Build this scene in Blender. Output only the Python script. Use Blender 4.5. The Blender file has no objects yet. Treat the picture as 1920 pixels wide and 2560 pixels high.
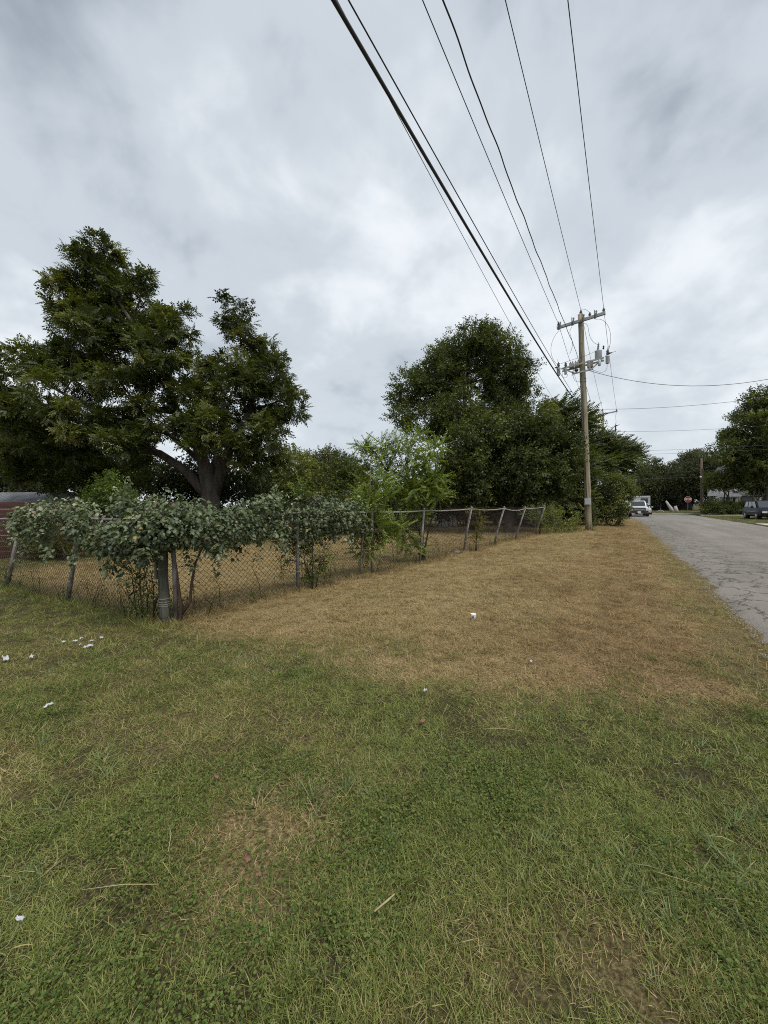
import bpy, bmesh, math, random
import numpy as np
from mathutils import Matrix, Vector

# ------------------------------------------------------------------ camera, sky, sun, exposure
SC = bpy.context.scene
COL = SC.collection
EYE = 1.6
F_PX = 961.0                                   # focal length in photograph pixels (1920 x 2560)
YAW, PITCH, ROLL = math.radians(31.4), math.radians(-0.95), math.radians(0.55)
cam_data = bpy.data.cameras.new('camera')
cam_data.sensor_fit = 'VERTICAL'
cam_data.sensor_height = 36.0
cam_data.lens = F_PX / 2560.0 * 36.0
cam_data.clip_start = 0.05
cam_data.clip_end = 3000.0
cam = bpy.data.objects.new('camera', cam_data)
COL.objects.link(cam)
CAM_M = (Matrix.Translation((0, 0, EYE)) @ Matrix.Rotation(YAW, 4, 'Z')
         @ Matrix.Rotation(math.pi / 2 + PITCH, 4, 'X') @ Matrix.Rotation(-ROLL, 4, 'Z'))
cam.matrix_world = CAM_M
SC.camera = cam

SUN_ELEV, SUN_AZ = math.radians(60), math.radians(-112)      # azimuth measured from +Y towards -X
world = bpy.data.worlds.new('World')
SC.world = world
world.use_nodes = True


def build_sky():
    nt = world.node_tree
    nt.nodes.clear()
    N, L = nt.nodes.new, nt.links.new

    def math_(op, a, b=None):
        n = N('ShaderNodeMath'); n.operation = op
        for i, v in enumerate((a, b)):
            if v is None:
                continue
            if isinstance(v, (int, float)):
                n.inputs[i].default_value = v
            else:
                L(v, n.inputs[i])
        return n.outputs[0]
    tc = N('ShaderNodeTexCoord')
    sep = N('ShaderNodeSeparateXYZ'); L(tc.outputs['Generated'], sep.inputs[0])
    z = math_('MAXIMUM', sep.outputs[2], 0.0)
    zz = math_('ADD', z, 0.45)
    comb = N('ShaderNodeCombineXYZ')
    L(math_('DIVIDE', sep.outputs[0], zz), comb.inputs[0])
    L(math_('DIVIDE', sep.outputs[1], zz), comb.inputs[1])
    comb.inputs[2].default_value = 3.7

    def noise(scale, detail, rough, dist, off):
        m = N('ShaderNodeMapping'); m.inputs['Location'].default_value = off
        m.inputs['Rotation'].default_value = (0, 0, 0.5)
        m.inputs['Scale'].default_value = (1.0, 1.0, 1.0)
        L(comb.outputs[0], m.inputs[0])
        n = N('ShaderNodeTexNoise'); n.inputs['Scale'].default_value = scale
        n.inputs['Detail'].default_value = detail; n.inputs['Roughness'].default_value = rough
        n.inputs['Distortion'].default_value = dist
        L(m.outputs[0], n.inputs['Vector'])
        return n.outputs['Fac']
    n1 = noise(2.1, 5, 0.52, 0.25, (10.0, 13.2, 0))
    n2 = noise(0.8, 2, 0.4, 0.1, (9.1, 5.6, 0))
    n3 = noise(6.0, 5, 0.55, 0.3, (1.1, 9.3, 0))
    f = math_('ADD', math_('ADD', math_('MULTIPLY', n1, 0.50), math_('MULTIPLY', n2, 0.28)), math_('MULTIPLY', n3, 0.22))
    ramp = N('ShaderNodeValToRGB')
    cr = ramp.color_ramp
    cr.interpolation = 'EASE'
    cr.elements[0].position = 0.365; cr.elements[0].color = (0.140, 0.164, 0.194, 1)
    cr.elements[1].position = 0.63; cr.elements[1].color = (0.415, 0.436, 0.455, 1)
    e = cr.elements.new(0.5); e.color = (0.288, 0.315, 0.343, 1)
    L(f, ramp.inputs[0])
    # towards the horizon the layer thins into an even pale grey
    hz = math_('POWER', math_('SUBTRACT', 1.0, z), 5.0)
    mix = N('ShaderNodeMix'); mix.data_type = 'RGBA'
    L(math_('MULTIPLY', hz, 0.75), mix.inputs[0]); L(ramp.outputs[0], mix.inputs[6])
    mix.inputs[7].default_value = (0.340, 0.370, 0.385, 1)
    sc = N('ShaderNodeVectorMath'); sc.operation = 'SCALE'; sc.inputs['Scale'].default_value = 10.0
    L(mix.outputs[2], sc.inputs[0])
    sky = N('ShaderNodeTexSky'); sky.sky_type = 'NISHITA'; sky.sun_disc = False
    sky.sun_elevation = SUN_ELEV; sky.sun_rotation = -SUN_AZ
    sky.air_density = 1.0; sky.dust_density = 2.0
    mx = N('ShaderNodeMix'); mx.data_type = 'RGBA'; mx.inputs[0].default_value = 0.04
    L(sc.outputs[0], mx.inputs[6]); L(sky.outputs[0], mx.inputs[7])
    bg = N('ShaderNodeBackground'); bg.inputs['Strength'].default_value = 0.1
    L(mx.outputs[2], bg.inputs[0])
    out = N('ShaderNodeOutputWorld'); L(bg.outputs[0], out.inputs[0])


build_sky()
sun_d = bpy.data.lights.new('sun', 'SUN')
sun_d.energy = 1.5
sun_d.angle = math.radians(40)
sun_d.color = (1.0, 0.94, 0.84)
sun = bpy.data.objects.new('sun', sun_d)
COL.objects.link(sun)
_sd = Vector((-math.sin(SUN_AZ) * math.cos(SUN_ELEV), math.cos(SUN_AZ) * math.cos(SUN_ELEV), math.sin(SUN_ELEV)))
sun.rotation_euler = _sd.to_track_quat('Z', 'Y').to_euler()
sun.location = _sd * 60
SC.view_settings.view_transform = 'Standard'
SC.view_settings.look = 'None'
SC.view_settings.exposure = 1.12
SC.view_settings.gamma = 1.0
SC.view_settings.use_curve_mapping = False
SC.cycles.max_bounces = 6
SC.cycles.transparent_max_bounces = 8
SC.cycles.use_denoising = False
SC.cycles.pixel_filter_type = 'BLACKMAN_HARRIS'
SC.cycles.filter_width = 1.05

# ------------------------------------------------------------------ small helpers
RNG = np.random.default_rng(7)
random.seed(7)


def at(px, py, d):
    """world point seen at photograph pixel (px, py) at depth d metres"""
    return CAM_M @ Vector(((px - 960) / F_PX * d, -(py - 1280) / F_PX * d, -d))


def tag(o, label=None, cat=None, group=None, kind=None):
    if label: o['label'] = label
    if cat: o['category'] = cat
    if group: o['group'] = group
    if kind: o['kind'] = kind
    return o


def empty(name, loc, label=None, cat=None, group=None, rz=0.0):
    o = bpy.data.objects.new(name, None)
    COL.objects.link(o)
    o.location = loc
    o.rotation_euler = (0, 0, rz)
    o.empty_display_size = 0.1
    return tag(o, label, cat, group)


def link(name, me, mat=None, parent=None):
    o = bpy.data.objects.new(name, me)
    COL.objects.link(o)
    if mat is not None and not me.materials:
        me.materials.append(mat)
    if parent is not None:
        o.parent = parent
    return o


def mesh_np(name, V, Fq, tint=None, smooth=False):
    """fast mesh from numpy: V (n,3), Fq (m,k) all faces with k corners"""
    me = bpy.data.meshes.new(name)
    V = np.ascontiguousarray(V, dtype=np.float32); Fq = np.ascontiguousarray(Fq, dtype=np.int32)
    m, k = Fq.shape
    me.vertices.add(len(V)); me.vertices.foreach_set('co', V.ravel())
    me.loops.add(m * k); me.loops.foreach_set('vertex_index', Fq.ravel())
    me.polygons.add(m)
    me.polygons.foreach_set('loop_start', np.arange(0, m * k, k, dtype=np.int32))
    me.polygons.foreach_set('loop_total', np.full(m, k, dtype=np.int32))
    if smooth:
        me.polygons.foreach_set('use_smooth', np.ones(m, dtype=bool))
    if tint is not None:
        a = me.attributes.new('tint', 'FLOAT', 'FACE')
        a.data.foreach_set('value', np.ascontiguousarray(tint, dtype=np.float32))
    me.update(calc_edges=True)
    return me


class MB:
    """collects simple solids in world space; build() makes one mesh object of them"""
    def __init__(s):
        s.v = []; s.f = []

    def quad(s, *p):
        i = len(s.v); s.v += [tuple(q) for q in p]; s.f.append(tuple(range(i, i + len(p)))); return s

    def box(s, c, size, M=None):
        x, y, z = [d / 2 for d in size]
        i = len(s.v)
        for a in (-1, 1):
            for b in (-1, 1):
                for d in (-1, 1):
                    p = Vector((a * x, b * y, d * z))
                    if M is not None: p = M @ p
                    s.v.append((c[0] + p[0], c[1] + p[1], c[2] + p[2]))
        for q in ((0, 1, 3, 2), (4, 6, 7, 5), (0, 4, 5, 1), (2, 3, 7, 6), (0, 2, 6, 4), (1, 5, 7, 3)):
            s.f.append(tuple(i + j for j in q))
        return s

    def beam(s, p, q, w, h):
        p, q = Vector(p), Vector(q); d = q - p; L = d.length; d = d / L
        up = Vector((0, 0, 1)) if abs(d.z) < 0.95 else Vector((0, 1, 0))
        a = d.cross(up).normalized(); b = a.cross(d)
        M = Matrix((d, a, b)).transposed()
        return s.box((p + q) / 2, (L, w, h), M)

    def tube(s, pts, rad, sides=6, cap=True):
        pts = [Vector(p) for p in pts]
        if not hasattr(rad, '__len__'): rad = [rad] * len(pts)
        ref = Vector((0.31, 0.17, 0.93)); prev = None; rings = []
        for k, p in enumerate(pts):
            d = (pts[min(k + 1, len(pts) - 1)] - pts[max(k - 1, 0)])
            d = d.normalized() if d.length > 1e-9 else Vector((0, 0, 1))
            a = prev if prev is not None else (ref.cross(d) if abs(ref.dot(d)) < .97 else Vector((1, 0, 0)).cross(d))
            a = (a - d * a.dot(d)).normalized(); prev = a
            b = d.cross(a); i = len(s.v)
            for j in range(sides):
                t = 2 * math.pi * j / sides
                s.v.append(tuple(p + (a * math.cos(t) + b * math.sin(t)) * rad[k]))
            rings.append(i)
        for k in range(len(rings) - 1):
            for j in range(sides):
                j2 = (j + 1) % sides
                s.f.append((rings[k] + j, rings[k] + j2, rings[k + 1] + j2, rings[k + 1] + j))
        if cap:
            s.f.append(tuple(rings[0] + j for j in reversed(range(sides))))
            s.f.append(tuple(rings[-1] + j for j in range(sides)))
        return s

    def lathe(s, base, axis, prof, sides=10):
        """prof: list of (distance along axis, radius)"""
        base, axis = Vector(base), Vector(axis).normalized()
        return s.tube([base + axis * (t + 1e-5 * k) for k, (t, r) in enumerate(prof)], [max(r, 1e-4) for t, r in prof], sides)

    def build(s, name, mat, parent=None, smooth=False, label=None):
        me = bpy.data.meshes.new(name)
        V = s.v
        if parent is not None:
            base = Vector((0, 0, 0)); p = parent
            while p is not None:
                base += p.location; p = p.parent
            V = [(a - base.x, b - base.y, c - base.z) for a, b, c in V]
        me.from_pydata(V, [], s.f); me.update()
        if smooth:
            me.polygons.foreach_set('use_smooth', [True] * len(me.polygons))
        o = link(name, me, mat, parent)
        if label: o['label'] = label
        return o


def _hash(ix, iy, seed):
    h = (ix.astype(np.int64) * 374761393 + iy.astype(np.int64) * 668265263 + seed * 1442695041) & 0xffffffff
    h = ((h ^ (h >> 13)) * 1274126177) & 0xffffffff
    return ((h ^ (h >> 16)) & 0xffff) / 65535.0


def vnoise(x, y, seed=0):
    x = np.asarray(x, float); y = np.asarray(y, float)
    ix, iy = np.floor(x), np.floor(y); fx, fy = x - ix, y - iy
    fx, fy = fx * fx * (3 - 2 * fx), fy * fy * (3 - 2 * fy)
    a, b = _hash(ix, iy, seed), _hash(ix + 1, iy, seed)
    c, d = _hash(ix, iy + 1, seed), _hash(ix + 1, iy + 1, seed)
    return (a * (1 - fx) + b * fx) * (1 - fy) + (c * (1 - fx) + d * fx) * fy


def fbm(x, y, seed=0, octs=4):
    r = 0; amp = 0.5; tot = 0
    for k in range(octs):
        r = r + amp * vnoise(np.asarray(x) * 2 ** k, np.asarray(y) * 2 ** k, seed + k * 17); tot += amp; amp *= 0.5
    return r / tot


def sstep(a, b, x):
    t = np.clip((np.asarray(x, float) - a) / (b - a), 0, 1)
    return t * t * (3 - 2 * t)


ROAD_L, ROAD_R, ROAD_END = 1.45, 8.4, 74.0


def gz(x, y):
    """height of the ground"""
    x = np.asarray(x, float); y = np.asarray(y, float)
    h = 0.10 * np.exp(-((x + 1.9) / 1.9) ** 2) * sstep(2.5, 7, y) * (1 - sstep(45, 60, y))
    h = h + (fbm(x * 0.5, y * 0.5, 3, 3) - 0.5) * 0.10 + (fbm(x * 2.1, y * 2.1, 5, 2) - 0.5) * 0.03
    h = h - 0.03 * np.clip(-19 - x, 0, 60)
    road = sstep(ROAD_L - 0.9, ROAD_L - 0.1, x) * (1 - sstep(ROAD_R + 0.1, ROAD_R + 1.2, x))
    far = sstep(ROAD_END - 9, ROAD_END - 7, y) * (1 - sstep(ROAD_END + .1, ROAD_END + 2, y)) * (1 - sstep(9, 11, x))
    k = np.maximum(road, far)
    return h * (1 - k) - 0.02 * k


def g(x, y):
    return float(gz(np.array([x]), np.array([y]))[0])


def dryness(x, y):
    """1 where the grass is sprayed off and straw coloured, 0 where it is green"""
    x = np.asarray(x, float); y = np.asarray(y, float)
    w = (fbm(x * 0.9, y * 0.9, 21, 4) - 0.5) * 1.3 + (fbm(x * 4, y * 4, 29, 2) - 0.5) * 0.35
    yb = 2.92 + 0.62 * np.exp(np.clip((x - 0.2) / 1.15, -8, 0.9))
    lot = sstep(-0.42, 0.42, y - yb + w * 0.6 + (fbm(x * 11, y * 11, 33, 2) - .5) * .5)
    edge = sstep(0.75, 1.25, x + w * 0.55) * (1 - 0.55 * sstep(9, 24, y))
    lot = lot * (1 - 0.42 * edge)
    lot = lot * (1 - sstep(44, 54, y)) * (1 - sstep(4, 7.5, x))
    back = sstep(-12.2, -14.8, x + w)
    lot = lot * (1 - 0.75 * back)
    patch = sstep(0.60, 0.80, fbm(x * 1.3 + 9, y * 1.3, 31, 4)) * 0.4
    pale = sstep(0.52, 0.75, fbm(x * 0.55 + 4, y * 0.55 + 3, 41, 3)) * 0.22
    for cx, cy, rr, a in ((-1.52, 1.28, .26, .78), (-1.38, 1.05, .20, .7), (.26, 1.62, .18, .2), (-.35, 1.35, .2, .35), (-2.6, 1.5, .3, .3)):
        patch = np.maximum(patch, a * np.exp(-(((x - cx) ** 2 + (y - cy) ** 2) / rr ** 2) * (1 + 1.2 * w)))
    green_patch = sstep(0.60, 0.78, fbm(x * 1.1 + 5, y * 1.1 - 3, 47, 3)) * 0.55
    return np.clip(np.maximum(lot * (1 - green_patch * (1 - 0.5 * lot)), 0.08 + np.maximum(patch, pale) * (y < 6)), 0, 1)


def redness(x, y):
    x = np.asarray(x, float); y = np.asarray(y, float)
    w = (fbm(x * 0.7, y * 0.35, 61, 3) - 0.5) * 1.6
    r = np.exp(-((x - 0.05 + w) / 1.25) ** 2) * sstep(3, 4.5, y) * (1 - 0.35 * sstep(20, 40, y))
    wy = (fbm(y * .25, 0 * y, 141, 3) - .5) * .7
    r = r * .72
    for cx, wd in ((.45, .16), (-.15, .13), (-.75, .17)):
        r = np.maximum(r, 1.0 * np.exp(-((x - cx + wy) / wd) ** 2) * sstep(3.4, 5, y) * sstep(.38, .55, fbm(x * 1.5, y * .8, 151, 3)))
    r2 = 0.45 * sstep(0.5, 0.7, fbm(x * 0.35, y * 0.35, 67, 3))
    return np.clip(np.maximum(r, r2 * sstep(3, 5, y)), 0, 1)


# ------------------------------------------------------------------ materials
MATS = {}


def new_mat(name):
    m = bpy.data.materials.new(name); m.use_nodes = True
    nt = m.node_tree; nt.nodes.clear()
    return m, nt, nt.nodes.new, nt.links.new


def principled(name, col, rough=0.6, metal=0.0, noise=0.0, nscale=8.0, stretch=(1, 1, 1), col2=None, bump=0.0, spec=0.5, nscale2=None, contrast=(0.3, 0.7), coat=0.0):
    m, nt, N, L = new_mat(name)
    b = N('ShaderNodeBsdfPrincipled'); o = N('ShaderNodeOutputMaterial'); L(b.outputs[0], o.inputs[0])
    b.inputs['Roughness'].default_value = rough; b.inputs['Metallic'].default_value = metal
    b.inputs['Specular IOR Level'].default_value = spec
    b.inputs['Coat Weight'].default_value = coat
    b.inputs['Base Color'].default_value = (*col, 1)
    if noise or col2:
        tc = N('ShaderNodeTexCoord'); mp = N('ShaderNodeMapping'); mp.inputs['Scale'].default_value = stretch
        L(tc.outputs['Object'], mp.inputs[0])
        n = N('ShaderNodeTexNoise'); n.inputs['Scale'].default_value = nscale; n.inputs['Detail'].default_value = 6; n.inputs['Roughness'].default_value = 0.62
        L(mp.outputs[0], n.inputs['Vector'])
        r = N('ShaderNodeValToRGB'); r.color_ramp.elements[0].position = contrast[0]; r.color_ramp.elements[1].position = contrast[1]
        c2 = col2 or tuple(c * (1 + noise) for c in col)
        c1 = col if col2 else tuple(c * (1 - noise) for c in col)
        r.color_ramp.elements[0].color = (*c1, 1); r.color_ramp.elements[1].color = (*c2, 1)
        L(n.outputs['Fac'], r.inputs[0]); L(r.outputs[0], b.inputs['Base Color'])
        if bump:
            bp = N('ShaderNodeBump'); bp.inputs['Strength'].default_value = bump; bp.inputs['Distance'].default_value = 0.02
            L(n.outputs['Fac'], bp.inputs['Height']); L(bp.outputs[0], b.inputs['Normal'])
    MATS[name] = m
    return m


def leaf_mat(name, stops, transl=0.30, gloss=0.022, rough=0.45, vary=0.25):
    """stops: colours along the face attribute tint (0..1)"""
    m, nt, N, L = new_mat(name)
    at_ = N('ShaderNodeAttribute'); at_.attribute_name = 'tint'
    r = N('ShaderNodeValToRGB'); cr = r.color_ramp
    while len(cr.elements) < len(stops): cr.elements.new(0.5)
    for k, (p, c) in enumerate(stops):
        cr.elements[k].position = p; cr.elements[k].color = (*c, 1)
    L(at_.outputs['Fac'], r.inputs[0])
    d = N('ShaderNodeBsdfDiffuse'); t = N('ShaderNodeBsdfTranslucent'); gl = N('ShaderNodeBsdfGlossy')
    L(r.outputs[0], d.inputs[0])
    tm = N('ShaderNodeMix'); tm.data_type = 'RGBA'; tm.blend_type = 'MULTIPLY'; tm.inputs[0].default_value = 1.0
    L(r.outputs[0], tm.inputs[6]); tm.inputs[7].default_value = (1.25, 1.35, 0.55, 1)
    L(tm.outputs[2], t.inputs[0])
    gl.inputs['Roughness'].default_value = rough; gl.inputs['Color'].default_value = (0.8, 0.85, 0.9, 1)
    m1 = N('ShaderNodeMixShader'); m1.inputs[0].default_value = transl; L(d.outputs[0], m1.inputs[1]); L(t.outputs[0], m1.inputs[2])
    m2 = N('ShaderNodeMixShader'); m2.inputs[0].default_value = gloss; L(m1.outputs[0], m2.inputs[1]); L(gl.outputs[0], m2.inputs[2])
    o = N('ShaderNodeOutputMaterial'); L(m2.outputs[0], o.inputs[0])
    MATS[name] = m
    return m


def grass_mat(name, green, straw, red, transl=0.25):
    """blade colour from its tuft: dryness and redness carried by each tuft, plus chance"""
    m, nt, N, L = new_mat(name)

    def attr(n):
        a = N('ShaderNodeAttribute'); a.attribute_type = 'INSTANCER'; a.attribute_name = n; return a.outputs['Fac']
    bl = N('ShaderNodeAttribute'); bl.attribute_name = 'tint'

    def ramp(cols, fac):
        r = N('ShaderNodeValToRGB'); cr = r.color_ramp
        while len(cr.elements) < len(cols): cr.elements.new(0.5)
        for k, c in enumerate(cols):
            cr.elements[k].position = k / (len(cols) - 1); cr.elements[k].color = (*c, 1)
        L(fac, r.inputs[0]); return r.outputs[0]
    info = N('ShaderNodeObjectInfo')
    ad = N('ShaderNodeMath'); ad.operation = 'ADD'; L(bl.outputs['Fac'], ad.inputs[0]); L(info.outputs['Random'], ad.inputs[1])
    fr = N('ShaderNodeMath'); fr.operation = 'FRACT'; L(ad.outputs[0], fr.inputs[0])
    c1 = ramp(green, fr.outputs[0]); c2 = ramp(straw, fr.outputs[0]); c3 = ramp(red, fr.outputs[0])

    def mix(fac, a, b):
        x = N('ShaderNodeMix'); x.data_type = 'RGBA'; L(fac, x.inputs[0]); L(a, x.inputs[6]); L(b, x.inputs[7]); return x.outputs[2]
    dry = mix(attr('red'), c2, c3)
    # a blade is dry when its own chance lies below the tuft's dryness
    cmp_ = N('ShaderNodeMapRange'); sb = N('ShaderNodeMath'); sb.operation = 'SUBTRACT'
    L(attr('dry'), sb.inputs[0]); L(bl.outputs['Fac'], sb.inputs[1])
    L(sb.outputs[0], cmp_.inputs[0]); cmp_.inputs[1].default_value = -0.12; cmp_.inputs[2].default_value = 0.12
    col = mix(cmp_.outputs[0], c1, dry)
    d = N('ShaderNodeBsdfDiffuse'); t = N('ShaderNodeBsdfTranslucent'); gl = N('ShaderNodeBsdfGlossy'); gl.inputs['Roughness'].default_value = 0.5
    gl.inputs['Color'].default_value = (0.7, 0.75, 0.8, 1)
    L(col, d.inputs[0]); L(col, t.inputs[0])
    m1 = N('ShaderNodeMixShader'); m1.inputs[0].default_value = transl; L(d.outputs[0], m1.inputs[1]); L(t.outputs[0], m1.inputs[2])
    m2 = N('ShaderNodeMixShader'); m2.inputs[0].default_value = 0.015; L(m1.outputs[0], m2.inputs[1]); L(gl.outputs[0], m2.inputs[2])
    o = N('ShaderNodeOutputMaterial'); L(m2.outputs[0], o.inputs[0])
    MATS[name] = m
    return m


def ground_mat():
    m, nt, N, L = new_mat('ground')
    geo = N('ShaderNodeNewGeometry')

    def noise(scale, detail=5, rough=.6):
        n = N('ShaderNodeTexNoise'); n.inputs['Scale'].default_value = scale; n.inputs['Detail'].default_value = detail; n.inputs['Roughness'].default_value = rough
        L(geo.outputs['Position'], n.inputs['Vector']); return n.outputs['Fac']

    def ramp(fac, stops):
        r = N('ShaderNodeValToRGB'); cr = r.color_ramp
        while len(cr.elements) < len(stops): cr.elements.new(.5)
        for k, (p, c) in enumerate(stops): cr.elements[k].position = p; cr.elements[k].color = (*c, 1)
        L(fac, r.inputs[0]); return r.outputs[0]

    def mix(fac, a, b):
        x = N('ShaderNodeMix'); x.data_type = 'RGBA'
        if isinstance(fac, float): x.inputs[0].default_value = fac
        else: L(fac, x.inputs[0])
        L(a, x.inputs[6]); L(b, x.inputs[7]); return x.outputs[2]

    def attr(n):
        a = N('ShaderNodeAttribute'); a.attribute_name = n; return a.outputs['Fac']
    fine = noise(55, 6, .7); mid = noise(3.2, 5)
    soil_green = ramp(fine, [(.36, (.022, .018, .012)), (.55, (.055, .054, .024)), (.72, (.13, .12, .055))])
    straw = ramp(fine, [(.36, (.065, .048, .024)), (.52, (.26, .195, .095)), (.68, (.50, .40, .22))])
    red = ramp(fine, [(.36, (.048, .031, .017)), (.52, (.20, .132, .066)), (.68, (.40, .285, .15))])
    dry = mix(attr('red'), straw, red)
    col = mix(attr('dry'), soil_green, dry)
    shade = ramp(mid, [(.3, (.78, .78, .78)), (.7, (1.12, 1.12, 1.12))])
    mu = N('ShaderNodeMix'); mu.data_type = 'RGBA'; mu.blend_type = 'MULTIPLY'; mu.inputs[0].default_value = 1
    L(col, mu.inputs[6]); L(shade, mu.inputs[7])
    b = N('ShaderNodeBsdfPrincipled'); b.inputs['Roughness'].default_value = 0.95; b.inputs['Specular IOR Level'].default_value = 0.1
    L(mu.outputs[2], b.inputs['Base Color'])
    bp = N('ShaderNodeBump'); bp.inputs['Strength'].default_value = 0.8; bp.inputs['Distance'].default_value = 0.03
    L(fine, bp.inputs['Height']); L(bp.outputs[0], b.inputs['Normal'])
    o = N('ShaderNodeOutputMaterial'); L(b.outputs[0], o.inputs[0])
    return m


def road_mat():
    m, nt, N, L = new_mat('asphalt')
    geo = N('ShaderNodeNewGeometry')
    sep = N('ShaderNodeSeparateXYZ'); L(geo.outputs['Position'], sep.inputs[0])

    def M_(op, a, b=None, c=None):
        n = N('ShaderNodeMath'); n.operation = op
        for i, v in enumerate((a, b, c)):
            if v is None: continue
            if isinstance(v, (int, float)): n.inputs[i].default_value = v
            else: L(v, n.inputs[i])
        return n.outputs[0]

    def noise(scale, detail=5, rough=.6, vec=None, dist=0):
        n = N('ShaderNodeTexNoise'); n.inputs['Scale'].default_value = scale; n.inputs['Detail'].default_value = detail
        n.inputs['Roughness'].default_value = rough; n.inputs['Distortion'].default_value = dist
        L(vec or geo.outputs['Position'], n.inputs['Vector']); return n

    def ramp(fac, stops):
        r = N('ShaderNodeValToRGB'); cr = r.color_ramp
        while len(cr.elements) < len(stops): cr.elements.new(.5)
        for k, (p, c) in enumerate(stops): cr.elements[k].position = p; cr.elements[k].color = (*c, 1)
        L(fac, r.inputs[0]); return r.outputs[0]

    def mul(a, b):
        x = N('ShaderNodeMix'); x.data_type = 'RGBA'; x.blend_type = 'MULTIPLY'; x.inputs[0].default_value = 1
        L(a, x.inputs[6]); L(b, x.inputs[7]); return x.outputs[2]
    base = ramp(noise(90, 4, .7).outputs['Fac'], [(.3, (.10, .092, .083)), (.7, (.285, .266, .242))])
    big = ramp(noise(0.6, 4).outputs['Fac'], [(.3, (.84, .84, .85)), (.7, (1.1, 1.1, 1.09))])
    # streaks along the direction of travel
    mp = N('ShaderNodeMapping'); mp.inputs['Scale'].default_value = (1.6, 0.09, 1); L(geo.outputs['Position'], mp.inputs[0])
    st = ramp(noise(1.0, 4, .6, mp.outputs[0]).outputs['Fac'], [(.35, (.86, .86, .86)), (.68, (1.15, 1.14, 1.12))])
    col = mul(mul(base, big), st)
    # cracking, worst along the broken edge
    wn = noise(1.2, 7, .68)
    wv = N('ShaderNodeVectorMath'); wv.operation = 'SCALE'; wv.inputs['Scale'].default_value = 1.1; L(wn.outputs['Color'], wv.inputs[0])
    av = N('ShaderNodeVectorMath'); av.operation = 'ADD'; L(geo.outputs['Position'], av.inputs[0]); L(wv.outputs[0], av.inputs[1])

    def cracks(scale, width, stretch):
        mp2 = N('ShaderNodeMapping'); mp2.inputs['Scale'].default_value = stretch; L(av.outputs[0], mp2.inputs[0])
        v = N('ShaderNodeTexVoronoi'); v.feature = 'DISTANCE_TO_EDGE'; v.inputs['Scale'].default_value = scale; L(mp2.outputs[0], v.inputs['Vector'])
        mr = N('ShaderNodeMapRange'); mr.inputs[1].default_value = width * .35; mr.inputs[2].default_value = width; mr.inputs[3].default_value = 1; mr.inputs[4].default_value = 0
        L(v.outputs['Distance'], mr.inputs[0]); return mr.outputs[0]
    en = noise(0.55, 3)
    edge_d = M_('ADD', M_('SUBTRACT', sep.outputs[0], ROAD_L), M_('MULTIPLY', M_('SUBTRACT', en.outputs['Fac'], .5), 2.6))
    near_edge = N('ShaderNodeMapRange'); L(edge_d, near_edge.inputs[0]); near_edge.inputs[1].default_value = 0.9; near_edge.inputs[2].default_value = 2.0; near_edge.inputs[3].default_value = 1; near_edge.inputs[4].default_value = 0
    c1 = M_('MULTIPLY', cracks(1.9, 0.036, (1, .55, 1)), near_edge.outputs[0])
    pn = N('ShaderNodeMapRange'); L(noise(0.35, 2).outputs['Fac'], pn.inputs[0]); pn.inputs[1].default_value = .5; pn.inputs[2].default_value = .6
    c2 = M_('MULTIPLY', cracks(0.8, 0.010, (1, .6, 1)), pn.outputs[0])
    gap = N('ShaderNodeMapRange'); L(noise(2.2, 4, .6).outputs['Fac'], gap.inputs[0]); gap.inputs[1].default_value = .34; gap.inputs[2].default_value = .47
    c1 = M_('MULTIPLY', c1, gap.outputs[0]); c2 = M_('MULTIPLY', c2, gap.outputs[0])
    ck = M_('MAXIMUM', M_('MULTIPLY', c1, .9), M_('MULTIPLY', c2, .75))
    mx = N('ShaderNodeMix'); mx.data_type = 'RGBA'; L(ck, mx.inputs[0]); L(col, mx.inputs[6]); mx.inputs[7].default_value = (.045, .042, .036, 1)
    b = N('ShaderNodeBsdfPrincipled'); b.inputs['Roughness'].default_value = .85; b.inputs['Specular IOR Level'].default_value = .25
    L(mx.outputs[2], b.inputs['Base Color'])
    h = M_('SUBTRACT', M_('MULTIPLY', noise(70, 4, .7).outputs['Fac'], .4), ck)
    bp = N('ShaderNodeBump'); bp.inputs['Strength'].default_value = .5; bp.inputs['Distance'].default_value = .02; L(h, bp.inputs['Height']); L(bp.outputs[0], b.inputs['Normal'])
    o = N('ShaderNodeOutputMaterial'); L(b.outputs[0], o.inputs[0])
    return m


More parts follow.
